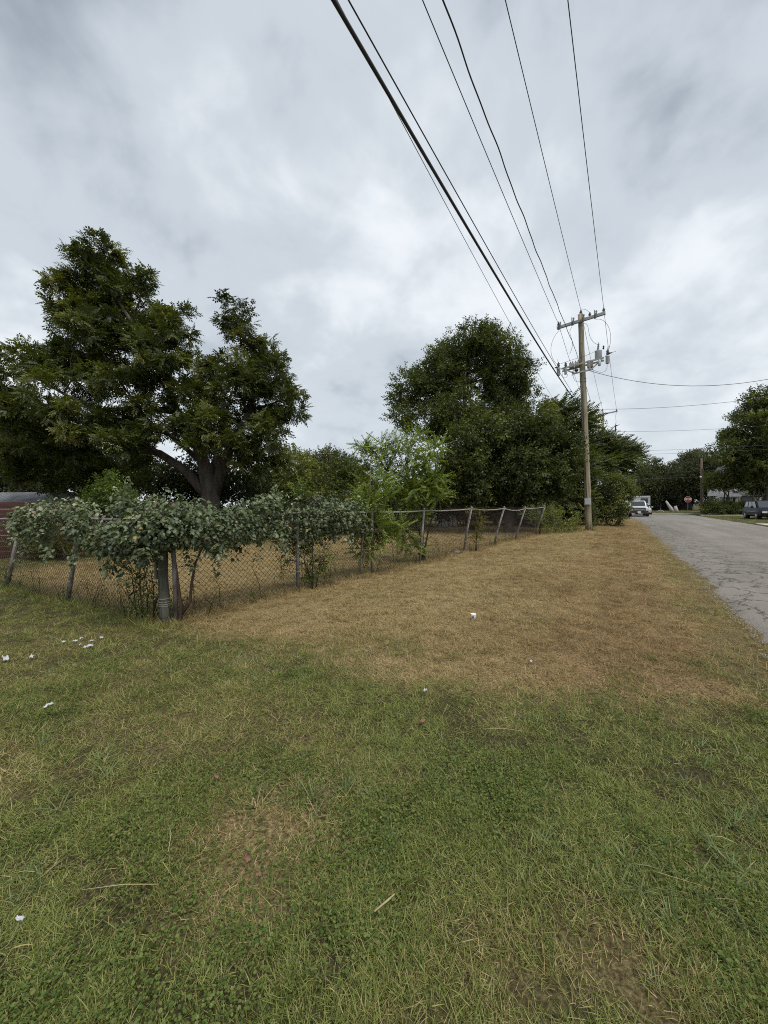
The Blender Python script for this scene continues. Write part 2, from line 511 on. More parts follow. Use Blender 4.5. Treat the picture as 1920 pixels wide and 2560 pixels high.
def shingle_mat(name, c1, c2):
    m, nt, N, L = new_mat(name)
    tc = N('ShaderNodeTexCoord')
    br = N('ShaderNodeTexBrick'); br.inputs['Scale'].default_value = 1.0
    br.inputs['Color1'].default_value = (*c1, 1); br.inputs['Color2'].default_value = (*c2, 1); br.inputs['Mortar'].default_value = (*[c * .5 for c in c1], 1)
    br.inputs['Mortar Size'].default_value = .012; br.inputs['Brick Width'].default_value = .33; br.inputs['Row Height'].default_value = .14
    L(tc.outputs['Object'], br.inputs['Vector'])
    n = N('ShaderNodeTexNoise'); n.inputs['Scale'].default_value = 1.5; n.inputs['Detail'].default_value = 6; L(tc.outputs['Object'], n.inputs['Vector'])
    r = N('ShaderNodeValToRGB'); r.color_ramp.elements[0].position = .3; r.color_ramp.elements[0].color = (.7, .7, .7, 1); r.color_ramp.elements[1].position = .7; r.color_ramp.elements[1].color = (1.15, 1.15, 1.15, 1)
    L(n.outputs['Fac'], r.inputs[0])
    x = N('ShaderNodeMix'); x.data_type = 'RGBA'; x.blend_type = 'MULTIPLY'; x.inputs[0].default_value = 1; L(br.outputs[0], x.inputs[6]); L(r.outputs[0], x.inputs[7])
    b = N('ShaderNodeBsdfPrincipled'); b.inputs['Roughness'].default_value = .9; L(x.outputs[2], b.inputs['Base Color'])
    o = N('ShaderNodeOutputMaterial'); L(b.outputs[0], o.inputs[0])
    return m


BARK = principled('bark', (.030, .024, .019), .9, nscale=5, stretch=(1, 1, .25), col2=(.105, .088, .072), bump=.9)
TWIG = principled('twig', (.035, .026, .018), .9, noise=.4, nscale=6)
VINE_WOOD = principled('vine_wood', (.03, .015, .012), .85, nscale=12, stretch=(1, 1, .3), col2=(.085, .045, .035))
POLE_WOOD = principled('pole_wood', (.085, .07, .045), .9, nscale=7, stretch=(3, 3, .16), col2=(.36, .32, .225), bump=.5, contrast=(.28, .66))
POLE_DARK = principled('pole_wood_dark', (.055, .04, .03), .9, nscale=7, stretch=(3, 3, .16), col2=(.16, .12, .09), bump=.5)
POST_WOOD = principled('weathered_post', (.030, .034, .022), .9, nscale=8, stretch=(3, 3, .3), col2=(.095, .096, .074), bump=.9)
ARM = principled('crossarm_grey', (.20, .21, .215), .7, nscale=5, stretch=(.4, 2, 2), col2=(.40, .41, .41))
GALV = principled('galvanised', (.13, .13, .135), .6, metal=.35, nscale=14, col2=(.30, .30, .30))
POSTMET = principled('fence_post_metal', (.09, .078, .07), .7, metal=.2, nscale=9, stretch=(1, 1, .5), col2=(.24, .225, .215), contrast=(.35, .6))
RAILMET = principled('fence_rail_metal', (.17, .15, .14), .6, metal=.25, nscale=6, col2=(.34, .32, .31))
WIREMET = principled('chain_link_wire', (.030, .022, .018), .75, metal=.2, nscale=3, col2=(.075, .06, .052))
CABLE = principled('cable', (.018, .019, .021), .6)
CABLE2 = principled('cable_bare', (.05, .05, .052), .55, metal=.3)
PORC = principled('porcelain_grey', (.14, .15, .165), .3, noise=.2)
POLYM = principled('insulator_dark', (.025, .025, .028), .4)
TANK = principled('painted_tank', (.42, .44, .45), .45, noise=.12, nscale=4)
CAPBOX = principled('capacitor_tan', (.36, .34, .28), .6, noise=.15, nscale=4)
BOXGREY = principled('box_grey', (.42, .42, .40), .55, noise=.1, nscale=6)
ROAD = road_mat()
GROUND = ground_mat()
CONC = principled('concrete', (.36, .33, .28), .9, nscale=4, col2=(.52, .47, .40), bump=.2)
REDWOOD = principled('red_stained_wood', (.030, .010, .008), .8, nscale=4, stretch=(1, .3, 3), col2=(.080, .027, .020), bump=.3)
SHING = shingle_mat('roof_shingle', (.135, .14, .15), (.19, .195, .205))
SHING_D = shingle_mat('roof_shingle_dark', (.07, .07, .075), (.10, .10, .11))
TRIM = principled('white_trim', (.62, .62, .60), .6, noise=.1)
SIDING = principled('white_siding', (.50, .51, .50), .7, noise=.12, nscale=3)
TANWOOD = principled('tan_trim', (.26, .24, .19), .7, noise=.15)
DARKWALL = principled('dark_wall', (.055, .045, .04), .8, noise=.25, nscale=3)
BRICKRED = principled('dull_brick', (.06, .032, .025), .85, nscale=6, col2=(.11, .06, .045))
GLASS = principled('window_glass', (.02, .024, .028), .08, spec=.6)
CARGLASS = principled('car_glass', (.04, .05, .055), .08, spec=.6)
SILVER = principled('silver_paint', (.50, .515, .53), .3, metal=.35, coat=.6, noise=.03)
NAVY = principled('dark_blue_paint', (.008, .010, .017), .4, spec=.12, noise=.1)
BLACKP = principled('black_plastic', (.012, .012, .013), .5)
TYRE = principled('tyre', (.018, .018, .018), .85)
RIM = principled('wheel_rim', (.35, .36, .37), .35, metal=.8)
LAMP = principled('headlamp', (.75, .75, .68), .15, coat=.8)
CHROME = principled('chrome', (.6, .6, .62), .2, metal=1.0)
SIGNRED = principled('sign_red', (.42, .018, .022), .45, noise=.05)
SIGNWHITE = principled('sign_white', (.78, .78, .76), .5)
PAPER = principled('litter_paper', (.44, .45, .46), .8, noise=.06, nscale=30)
DEADLEAF = principled('dead_leaf', (.13, .065, .04), .8, nscale=20, col2=(.24, .125, .08))
STONE = principled('stone', (.07, .055, .045), .9, nscale=9, col2=(.17, .14, .115), bump=.5)
SAPBARK = principled('sapling_bark', (.075, .066, .05), .85, nscale=9, stretch=(1, 1, .3), col2=(.19, .17, .13))
STRAWM = principled('straw_stem', (.34, .29, .16), .8, noise=.2, nscale=30)
PALEBARK = principled('pale_bark', (.30, .28, .25), .85, nscale=5, stretch=(1, 1, .3), col2=(.5, .48, .44))

L_PECAN = leaf_mat('pecan_leaf', [(0, (0.0362, 0.0459, 0.0178)), (.5, (0.0724, 0.0917, 0.0259)), (.85, (0.1355, 0.1500, 0.0356)), (.94, (0.1919, 0.1764, 0.0390)), (.97, (.10, .045, .022)), (1, (.11, .055, .028))])
L_OAK = leaf_mat('broad_leaf', [(0, (0.0309, 0.0419, 0.0163)), (.55, (0.0744, 0.0968, 0.0268)), (1, (0.1755, 0.1855, 0.0417))])
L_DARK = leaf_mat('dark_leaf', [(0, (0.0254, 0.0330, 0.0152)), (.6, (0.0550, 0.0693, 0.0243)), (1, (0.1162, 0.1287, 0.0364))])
L_MID = leaf_mat('mid_leaf', [(0, (0.0544, 0.0684, 0.0224)), (.6, (0.1252, 0.1467, 0.0390)), (1, (0.2505, 0.2528, 0.0629))])
L_YELL = leaf_mat('yellow_green_leaf', [(0, (0.0736, 0.0690, 0.0159)), (.6, (0.1619, 0.1495, 0.0317)), (1, (0.2300, 0.2300, 0.0575))])
L_SAP = leaf_mat('sapling_leaf', [(0, (.055, .085, .015)), (.55, (.14, .19, .032)), (1, (.25, .31, .055))], transl=.38)
L_VINE = leaf_mat('vine_leaf', [(0, (.036, .052, .020)), (.45, (.088, .115, .050)), (.75, (.150, .178, .095)), (.93, (.29, .32, .22)), (.97, (.28, .22, .06)), (1, (.16, .085, .04))], transl=.22, gloss=.04)
L_VINE2 = leaf_mat('ivy_leaf', [(0, (0.0432, 0.0607, 0.0202)), (.6, (0.1080, 0.1435, 0.0372)), (1, (0.2592, 0.2869, 0.0776))])
L_FAR = leaf_mat('far_leaf', [(0, (0.0408, 0.0479, 0.0249)), (.6, (0.0816, 0.0893, 0.0411)), (1, (0.1531, 0.1515, 0.0660))])

GR_GREEN = [(.052, .070, .015), (.140, .174, .038), (.222, .258, .068), (.33, .342, .125)]
GR_STRAW = [(.115, .082, .034), (.34, .256, .116), (.54, .425, .222), (.25, .186, .082)]
GR_RED = [(.075, .046, .021), (.235, .155, .074), (.40, .285, .145), (.155, .100, .046)]
GRASS = grass_mat('grass_blade', GR_GREEN, GR_STRAW, GR_RED)
GRASS_B = grass_mat('broad_grass_blade', [(.065, .105, .036), (.105, .16, .06), (.15, .205, .085), (.19, .235, .105)], GR_STRAW, GR_RED)
CLOVER = grass_mat('weed_leaf', [(.045, .075, .016), (.08, .125, .026), (.115, .16, .038), (.15, .18, .045)], [(.2, .2, .06), (.3, .26, .08), (.3, .24, .1), (.2, .15, .06)], GR_RED)

# ------------------------------------------------------------------ ground and roads
def axis(segs):
    out = []
    for a, b, st in segs:
        out += list(np.arange(a, b - 1e-6, st))
    return np.array(out + [segs[-1][1]])


def make_ground():
    xs = axis([(-900, -200, 100), (-200, -60, 20), (-60, -20, 2), (-20, -8, .3), (-8, 2, .09), (2, 12, .5), (12, 40, 2), (40, 200, 20), (200, 900, 100)])
    ys = axis([(-300, -20, 40), (-20, -2, 1.5), (-2, 9, .09), (9, 30, .25), (30, 84, 1.0), (84, 200, 8), (200, 1000, 80), (1000, 1500, 250)])
    X, Y = np.meshgrid(xs, ys)
    V = np.stack([X, Y, gz(X, Y)], -1).reshape(-1, 3)
    nx, ny = len(xs), len(ys)
    i = (np.arange(ny - 1)[:, None] * nx + np.arange(nx - 1)[None, :]).ravel()
    me = mesh_np('ground', V, np.stack([i, i + 1, i + nx + 1, i + nx], 1), smooth=True)
    for n, fn in (('dry', dryness), ('red', redness)):
        a = me.attributes.new(n, 'FLOAT', 'POINT')
        a.data.foreach_set('value', fn(V[:, 0], V[:, 1]).astype(np.float32))
    tag(link('ground', me, GROUND), 'mown ground, green lawn in front and straw brown behind', kind='structure')


make_ground()


def edge_jit(y, seed):
    return (fbm(np.array([y * .5]), np.array([0.3]), seed, 3)[0] - .5) * .55 + (fbm(np.array([y * 2.6]), np.array([0.3]), seed + 5, 3)[0] - .5) * .26


def make_road():
    ys = np.concatenate([np.arange(-30, 3, 2), np.arange(3, 32, .12), np.arange(32, ROAD_END + .01, .7)])
    V = []; Fc = []
    for k, y in enumerate(ys):
        flare = 0.0
        l = ROAD_L + .1 * float(sstep(18, 40, y)) - .7 * float(sstep(42, 52, y)) + edge_jit(y, 71) - flare
        r = ROAD_R + edge_jit(y, 91) * .6 + flare
        for t in (0, .05, .3, .5, .7, .95, 1):
            x = l + (r - l) * t
            crown = .035 * (1 - (2 * t - 1) ** 2)
            z = .012 + crown if 0 < t < 1 else -.045
            V.append((x, y, z))
        if k:
            for j in range(6):
                a = (k - 1) * 7 + j
                Fc.append((a, a + 1, a + 8, a + 7))
    me = mesh_np('road', np.array(V), np.array(Fc), smooth=True)
    tag(link('road', me, ROAD), 'bleached cracked asphalt road with a ragged edge', kind='structure')
    mb = MB()
    mb.quad((-120, ROAD_END - 6.2, .004), (9, ROAD_END - 6.2, .004), (9, ROAD_END - .1, .004), (-120, ROAD_END - .1, .004))
    tag(mb.build('cross_street', ROAD), 'asphalt cross street at the end of the road', kind='structure')
    # pale concrete driveway apron and walk on the far side of the road
    mb = MB()
    mb.box((10.6, 36.0, .02), (4.3, 3.6, .07))
    tag(mb.build('driveway_apron', CONC), 'pale concrete driveway apron at the far kerb', kind='structure')
    mb = MB()
    mb.box((13.5, 61.5, .03), (9.5, 1.3, .1))
    tag(mb.build('footpath', CONC), 'pale concrete footpath beyond the dark van', kind='structure')


make_road()

# ------------------------------------------------------------------ foliage machinery
def unit(v):
    return v / np.maximum(np.linalg.norm(v, axis=-1, keepdims=True), 1e-9)


def frames(d, roll):
    """rotation matrices whose x axis is d"""
    d = unit(d); n = len(d)
    up = np.tile(np.array([0., 0., 1.]), (n, 1)); up[np.abs(d[:, 2]) > .97] = (1, 0, 0)
    y = unit(np.cross(up, d)); z = np.cross(d, y)
    c, s = np.cos(roll)[:, None], np.sin(roll)[:, None]
    return np.stack([d, y * c + z * s, -y * s + z * c], -1)


def leafq(b, u, side, nrm, l, w, droop=0.15, fold=.12):
    b, u, side, nrm = map(np.asarray, (b, u, side, nrm))
    m = b + u * l * .45
    return [b, m + side * w * .5 + nrm * w * fold, b + u * l - nrm * l * droop, m - side * w * .5 + nrm * w * fold]


def sprig_pinnate(rng, ncomp=3, pairs=4, length=.26, ll=.10, lw=.050):
    q = []
    for c in range(ncomp):
        a = rng.uniform(-1.9, 1.9); e = rng.uniform(-.6, .6)
        d = np.array([math.cos(a) * math.cos(e), math.sin(a) * math.cos(e), math.sin(e)])
        s = unit(np.cross([0, 0, 1.], d)); n = np.cross(d, s)
        for k in range(pairs):
            t = (k + 1.2) / (pairs + 1)
            p = d * length * t - n * length * .22 * t * t
            for sg in (-1, 1):
                u = unit(d * .55 + s * sg * .8 - n * rng.uniform(.05, .4))
                q.append(leafq(p, u, unit(np.cross(n, u)), n, ll * rng.uniform(.75, 1.15), lw))
        q.append(leafq(d * length - n * length * .22, unit(d - n * .4), s, n, ll, lw))
    return np.array(q)


def sprig_broad(rng, nl=10, length=.32, ll=.085, lw=.05, spread=.9):
    q = []
    for k in range(nl):
        t = (k + .5) / nl; a = k * 2.4 + rng.uniform(-.4, .4)
        p = np.array([length * t, 0, 0]) + rng.normal(0, .012, 3)
        rad = np.array([0, math.cos(a), math.sin(a)])
        u = unit(np.array([.55, 0, 0]) + rad * spread + np.array([0, 0, -.25]))
        n = unit(np.cross(u, rng.normal(0, 1, 3)) + np.array([0, 0, .9])); n = unit(n - u * n.dot(u))
        q.append(leafq(p, u, np.cross(n, u), n, ll * rng.uniform(.7, 1.2), lw * rng.uniform(.8, 1.2)))
    return np.array(q)


def sprig_shoot(rng, n=11, length=.62, ll=.085, lw=.03):
    """long wand with leaves in two rows, hanging a little"""
    q = []
    for k in range(n):
        t = (k + 1) / n
        p = np.array([length * t, 0, -.10 * length * t * t])
        for sg in (-1, 1):
            u = unit(np.array([.5, sg * .75, -.45 + rng.uniform(-.2, .2)]))
            nn = unit(np.array([.2, 0, 1.]) + rng.normal(0, .2, 3)); nn = unit(nn - u * nn.dot(u))
            q.append(leafq(p, u, np.cross(nn, u), nn, ll * (1.1 - .5 * t) * rng.uniform(.8, 1.2), lw))
    return np.array(q)


_r = np.random.default_rng(3)
SPRIGS = {
    'pinnate': [sprig_pinnate(_r) for _ in range(5)],
    'broad': [sprig_broad(_r) for _ in range(5)],
    'broad_few': [sprig_broad(_r, 7, .34, .11, .065) for _ in range(5)],
    'small': [sprig_broad(_r, 12, .26, .05, .028) for _ in range(4)],
    'shoot': [sprig_shoot(_r, 10, .56, .095, .045) for _ in range(4)],
    'wand': [sprig_shoot(_r, 8, .48, .10, .056) for _ in range(4)],
}


def bake(kind, pos, dirs, scale, tint, rng, tvar=.16):
    """many sprigs as one array of leaf quads"""
    Vs, Ts = [], []
    lib = SPRIGS[kind]; pick = rng.integers(0, len(lib), len(pos))
    R = frames(dirs, rng.uniform(-.9, .9, len(pos)))
    for k, tpl in enumerate(lib):
        i = np.nonzero(pick == k)[0]
        if not len(i): continue
        q = tpl.reshape(-1, 3)
        v = np.einsum('nij,kj->nki', R[i], q) * scale[i][:, None, None] + pos[i][:, None, :]
        Vs.append(v.reshape(-1, 3))
        Ts.append((tint[i][:, None] + rng.normal(0, tvar, (len(i), len(tpl)))).ravel())
    T = np.concatenate(Ts)
    return np.concatenate(Vs), np.where(T > 1.4, 1.0, np.clip(T, 0, .93))


def foliage_obj(name, V, T, mat, parent):
    base = np.array(parent.location) if parent is not None else np.zeros(3)
    n = len(V) // 4
    me = mesh_np(name, V - base, np.arange(n * 4).reshape(n, 4), T)
    return link(name, me, mat, parent)


def clumps_in(lobes, dens, rng, crad, shell=.55):
    """clump centres (and the lobe centre each belongs to)"""
    C, O, S = [], [], []
    for c, r in lobes:
        c = np.array(c); r = np.array(r)
        area = 4 * math.pi * ((r[0] * r[1]) ** 1.6 / 3 + (r[0] * r[2]) ** 1.6 / 3 + (r[1] * r[2]) ** 1.6 / 3) ** (1 / 1.6)
        n = max(4, int(area * dens))
        d = unit(rng.normal(0, 1, (n, 3)))
        rr = rng.uniform(shell, 1.0, n) ** .6
        p = c + d * r * rr[:, None]
        C.append(p); O.append(np.tile(c, (n, 1))); S.append(np.full(n, 1.0))
    return np.concatenate(C), np.concatenate(O)


def crown(lobes, dens, per, kind, rng, crad=.5, sscale=1.0, wind=(0, 0, 0), droop=.0, hole=.0, shell=.5, tint0=.4, zmin=None):
    C, O = clumps_in(lobes, dens, rng, crad, shell)
    ctint = np.clip(rng.normal(tint0, .20, len(C)), 0, 1)
    if kind == 'pinnate': ctint[rng.uniform(0, 1, len(C)) < .005] = 2.0
    if hole:
        keep = fbm(C[:, 0] * .55 + C[:, 1] * .31, C[:, 2] * .55 + C[:, 1] * .22, 77, 2) > hole
        C, O, ctint = C[keep], O[keep], ctint[keep]
    n = len(C) * per
    ci = np.repeat(np.arange(len(C)), per)
    rd = unit(rng.normal(0, 1, (n, 3))) * (rng.uniform(0, 1, n) ** .45)[:, None]
    szs = rng.uniform(.6, 1.35, len(C))[ci] * crad
    pos = C[ci] + rd * szs[:, None] * np.array([1, 1, .62])
    out = unit(C[ci] - O[ci] + 1e-6)
    dirs = rd * .7 + out * .35 + np.array(wind) + rng.normal(0, .35, (n, 3)) + np.array([0, 0, .18 - droop])
    scale = sscale * rng.uniform(.75, 1.3, n)
    if zmin is not None:
        k = pos[:, 2] > zmin
        pos, dirs, scale, ci = pos[k], dirs[k], scale[k], ci[k]
    V, T = bake(kind, pos, dirs, scale, ctint[ci], rng)
    return V, T, C, O


def wobble(p, q, n, amp, rng, lift=0.0):
    p, q = np.array(p, float), np.array(q, float); t = np.linspace(0, 1, n)[:, None]
    pts = p + (q - p) * t
    pts[1:-1] += rng.normal(0, amp, (n - 2, 3))
    pts[:, 2] += lift * np.sin(np.pi * t[:, 0])
    return pts


def tree(name, label, cat, base, lobes, rng_seed, kind='broad', mat=None, dens=.55, per=9, crad=.5, sscale=1.0, trunk_r=.16, trunk_h=None,
         limbs=None, group=None, wind=(0, 0, 0), hole=0, shell=.5, tint0=.4, droop=0, twig_every=3, bark=None, zmin=None, stems=1, dm=2.0, pm=2.6, sm=1.15):
    rng = np.random.default_rng(rng_seed)
    bz = g(base[0], base[1])
    root = empty(name, (base[0], base[1], bz), label, cat, group)
    V, T, C, O = crown(lobes, dens * dm, int(per * pm), kind, rng, crad, sscale * sm, wind, droop, hole, shell, tint0, zmin)
    C, O = C[::3], O[::3]
    mb = MB()
    b0 = np.array((base[0], base[1], bz - .12))
    if limbs:
        for pts, rad in limbs:
            mb.tube(pts, rad, 9)
        ends = [np.array(p) for pts, rad in limbs for p in pts[1:]]
        erad = [r for pts, rad in limbs for r in rad[1:]]
    else:
        zc = np.mean([l[0][2] for l in lobes]); th = trunk_h or (zc - bz) * .55
        ends, erad = [], []
        for s_ in range(stems):
            off = rng.normal(0, .12, 3) * (stems > 1); off[2] = 0
            tp = b0 + np.array((0, 0, th)) + rng.normal(0, .12, 3) * (1 + 1.5 * (stems > 1))
            top = np.array([np.mean([l[0][0] for l in lobes]), np.mean([l[0][1] for l in lobes]), max(l[0][2] for l in lobes)])
            pts = np.concatenate([wobble(b0 + off, tp, 4, .03, rng), wobble(tp, tp + (top - tp) * .9, 5, .12, rng)[1:]])
            rad_ = np.concatenate([np.linspace(trunk_r * 1.15, trunk_r * .75, 4), np.linspace(trunk_r * .7, trunk_r * .12, 4)])
            mb.tube(pts, rad_, 8)
            ends += list(pts[3:]); erad += list(rad_[3:])
    E = np.array(ends)
    lend = []
    for c, r in lobes:
        c = np.array(c)
        k = int(np.argmin(np.linalg.norm(E - c, axis=1) + 1.6 * np.maximum(0, E[:, 2] - c[2] + .3)))
        pts = wobble(E[k], c, 5, .10, rng, .1)
        r0 = min(erad[k] * .55, .07)
        mb.tube(pts, np.linspace(r0, r0 * .35, 5), 6)
        lend.append((pts, c, r0))
    for i in range(0, len(C), twig_every):
        k = [j for j in range(len(lobes)) if abs(lobes[j][0][0] - O[i][0]) < 1e-6 and abs(lobes[j][0][2] - O[i][2]) < 1e-6]
        pts, c, r0 = lend[k[0] if k else 0]
        st = pts[rng.integers(2, 5)]
        mb.tube(wobble(st, C[i], 4, .10, rng, .1), [r0 * .38, r0 * .28, r0 * .2, r0 * .1], 4, cap=False)
    mb.build('trunk', bark or BARK, root, smooth=True)
    foliage_obj('crown', V, T, mat or L_OAK, root)
    return root


def lobe(px, py, d, rx, ry, rd=None):
    """ellipsoid lobe seen about pixel (px,py) at depth d; radii in pixels across and up, depth radius in metres"""
    c = at(px, py, d); k = d / F_PX
    a, b = rx * k * 1.07, ry * k * 1.05
    return (tuple(c), (a, rd if rd else a, b))

# ------------------------------------------------------------------ buildings and fences of the setting
def garage():
    p = at(70, 1271, 20.5)
    root = empty('garage', (p.x, p.y, g(p.x, p.y)), 'low garage with grey shingle roof and white rake board behind the red fence', 'garage')
    zb = g(p.x, p.y) - .1
    # local axes: the ridge runs across the view
    rx = Vector((CAM_M.col[0][0], CAM_M.col[0][1], 0)).normalized(); ry = Vector((-rx.y, rx.x, 0))

    def P(a, b, z): return (Vector((p.x, p.y, 0)) + rx * a + ry * b + Vector((0, 0, z)))
    W, D, ez, rz = 2.95, 4.6, 1.70, 2.60
    xl = -6.0
    mb = MB()
    for a0, b0, a1, b1 in ((xl, 0, W - .9, 0), (W - .9, 0, W - .9, D), (W - .9, D, xl, D), (xl, D, xl, 0)):
        mb.quad(P(a0, b0 + .3, zb), P(a1, b1 + .3 if b1 == 0 else b1 - .3, zb), P(a1, b1 + .3 if b1 == 0 else b1 - .3, ez), P(a0, b0 + .3 if b0 == 0 else b0 - .3, ez))
    mb.build('wall', SIDING, root)
    mb = MB()
    # front slope, back slope and a hipped right end
    mb.quad(P(xl, -.35, ez - .1), P(W - .3, -.35, ez - .1), P(W - 2.1, D / 2, rz), P(xl, D / 2, rz))
    mb.quad(P(W - .3, D + .35, ez - .1), P(xl, D + .35, ez - .1), P(xl, D / 2, rz), P(W - 2.1, D / 2, rz))
    mb.quad(P(W - .3, -.35, ez - .1), P(W - .3, D + .35, ez - .1), P(W - 2.1, D / 2, rz))
    roof = mb.build('roof', SHING, root)
    mb = MB()
    mb.beam(P(W - .28, -.37, ez - .1), P(W - 2.1, D / 2 - .02, rz + .0), .10, .12)
    mb.build('rake_board', TRIM, roof)
    mb = MB(); mb.beam(P(xl, -.38, ez - .14), P(W - .28, -.38, ez - .14), .05, .16)
    mb.build('fascia', TRIM, roof)
    mb = MB(); v = P(.45, 1.1, 1.95); mb.tube([v, v + Vector((0, 0, .34))], .06, 8); mb.tube([v + Vector((0, 0, .36)), v + Vector((0, 0, .40))], .1, 8)
    mb.build('vent_pipe', GALV, roof)


def red_fence():
    root = empty('wooden_fence', (-16.8, 4, g(-16.8, 4)), 'dark red stained board fence at the back of the lot', 'fence')
    y0, y1, nb = -2.2, 9.8, 5
    bw = (y1 - y0) / nb
    x = -16.85
    shared = None
    for i in range(nb + 1):
        y = y0 + i * bw
        mb = MB(); mb.box((x + .06, y, g(x, y) + .86), (.12, .13, 1.86))
        mb.build('post', REDWOOD, root)
    me = bpy.data.meshes.new('plank')
    m2 = MB().box((0, 0, 0), (.028, bw - .012, .158)); me.from_pydata(m2.v, [], m2.f); me.update(); me.materials.append(REDWOOD)
    for i in range(nb):
        yc = y0 + (i + .5) * bw; zb = g(x, yc) + .06
        for k in range(10):
            o = link('plank', me, None, root)
            o.location = (x + random.uniform(-.006, .006) - root.location.x, yc - root.location.y, zb + .085 + k * .170 + random.uniform(-.006, .006) - root.location.z)
            o.rotation_euler = (random.uniform(-.006, .006), random.uniform(-.03, .03), 0)
        mb = MB(); mb.box((x - .045, yc, zb + 1.73), (.04, bw - .01, .05)); mb.build('cap_rail', REDWOOD, root)


def brick_house():
    x0, x1, y0, y1 = -15.5, -4.6, 35.5, 43
    root = empty('brick_house', ((x0 + x1) / 2, y0, g(-10, y0)), 'low dull brick house in deep shade behind the central trees', 'house')
    z0 = -.2; h = 2.6
    mb = MB(); mb.box(((x0 + x1) / 2, (y0 + y1) / 2, z0 + h / 2), (x1 - x0, y1 - y0, h)); mb.build('wall', BRICKRED, root)
    mb = MB(); e = .5; zc = (y0 + y1) / 2
    a = [(x0 - e, y0 - e, h - .22), (x1 + e, y0 - e, h - .22), (x1 + e, zc, h + 1.6), (x0 - e, zc, h + 1.6)]
    b = [(x1 + e, y1 + e, h - .22), (x0 - e, y1 + e, h - .22), (x0 - e, zc, h + 1.6), (x1 + e, zc, h + 1.6)]
    mb.quad(*a); mb.quad(*b)
    mb.build('roof', SHING_D, root)
    for xx in (-12.5, -8.5):
        mb = MB(); mb.box((xx, y0 - .03, 1.35), (1.3, .08, 1.2)); w = mb.build('window', TRIM, root)
        mb = MB(); mb.box((xx, y0 - .075, 1.35), (1.14, .02, 1.04)); mb.build('pane', GLASS, w)


def hoop_shed():
    p = at(1124, 1318, 28.4)
    root = empty('hoop_shed', (p.x, p.y, g(p.x, p.y)), 'small white arched shed half hidden behind the leaning chain link posts', 'shed')
    mb = MB(); w, h, dp = .62, 1.15, 1.5; n = 9; rx = Vector((CAM_M.col[0][0], CAM_M.col[0][1], 0)).normalized(); ry = Vector((-rx.y, rx.x, 0))
    prof = []
    for k in range(n):
        t = math.pi * k / (n - 1)
        prof.append((-math.cos(t) * w, .25 + math.sin(t) * (h - .25)))
    prof = [(-w, -.1)] + prof + [(w, -.1)]
    c = Vector((p.x, p.y, g(p.x, p.y)))
    fr = [c + rx * a + Vector((0, 0, z)) for a, z in prof]; bk = [q + ry * dp for q in fr]
    for k in range(len(fr) - 1): mb.quad(fr[k], fr[k + 1], bk[k + 1], bk[k])
    mb.quad(*bk)
    mb.build('shell', SIDING, root)
    mb = MB(); ins = [c + rx * a * .93 + Vector((0, 0, z * .95)) + ry * .06 for a, z in prof]; mb.quad(*ins); d = mb.build('end_panel', TRIM, root)
    mb = MB()
    for a in (-.33, -.05, .25): mb.box(c + rx * a + ry * .035 + Vector((0, 0, .45)), (.05, .03, .9))
    mb.build('batten', TANWOOD, d)
    q = at(1089, 1318, 27.0); r2 = empty('fence_stake', (q.x, q.y, g(q.x, q.y)), 'thin grey stake standing in the yard left of the arched shed', 'stake')
    MB().tube([(q.x, q.y, g(q.x, q.y) - .1), (q.x + .02, q.y, 1.15)], .04, 7).build('shaft', GALV, r2)


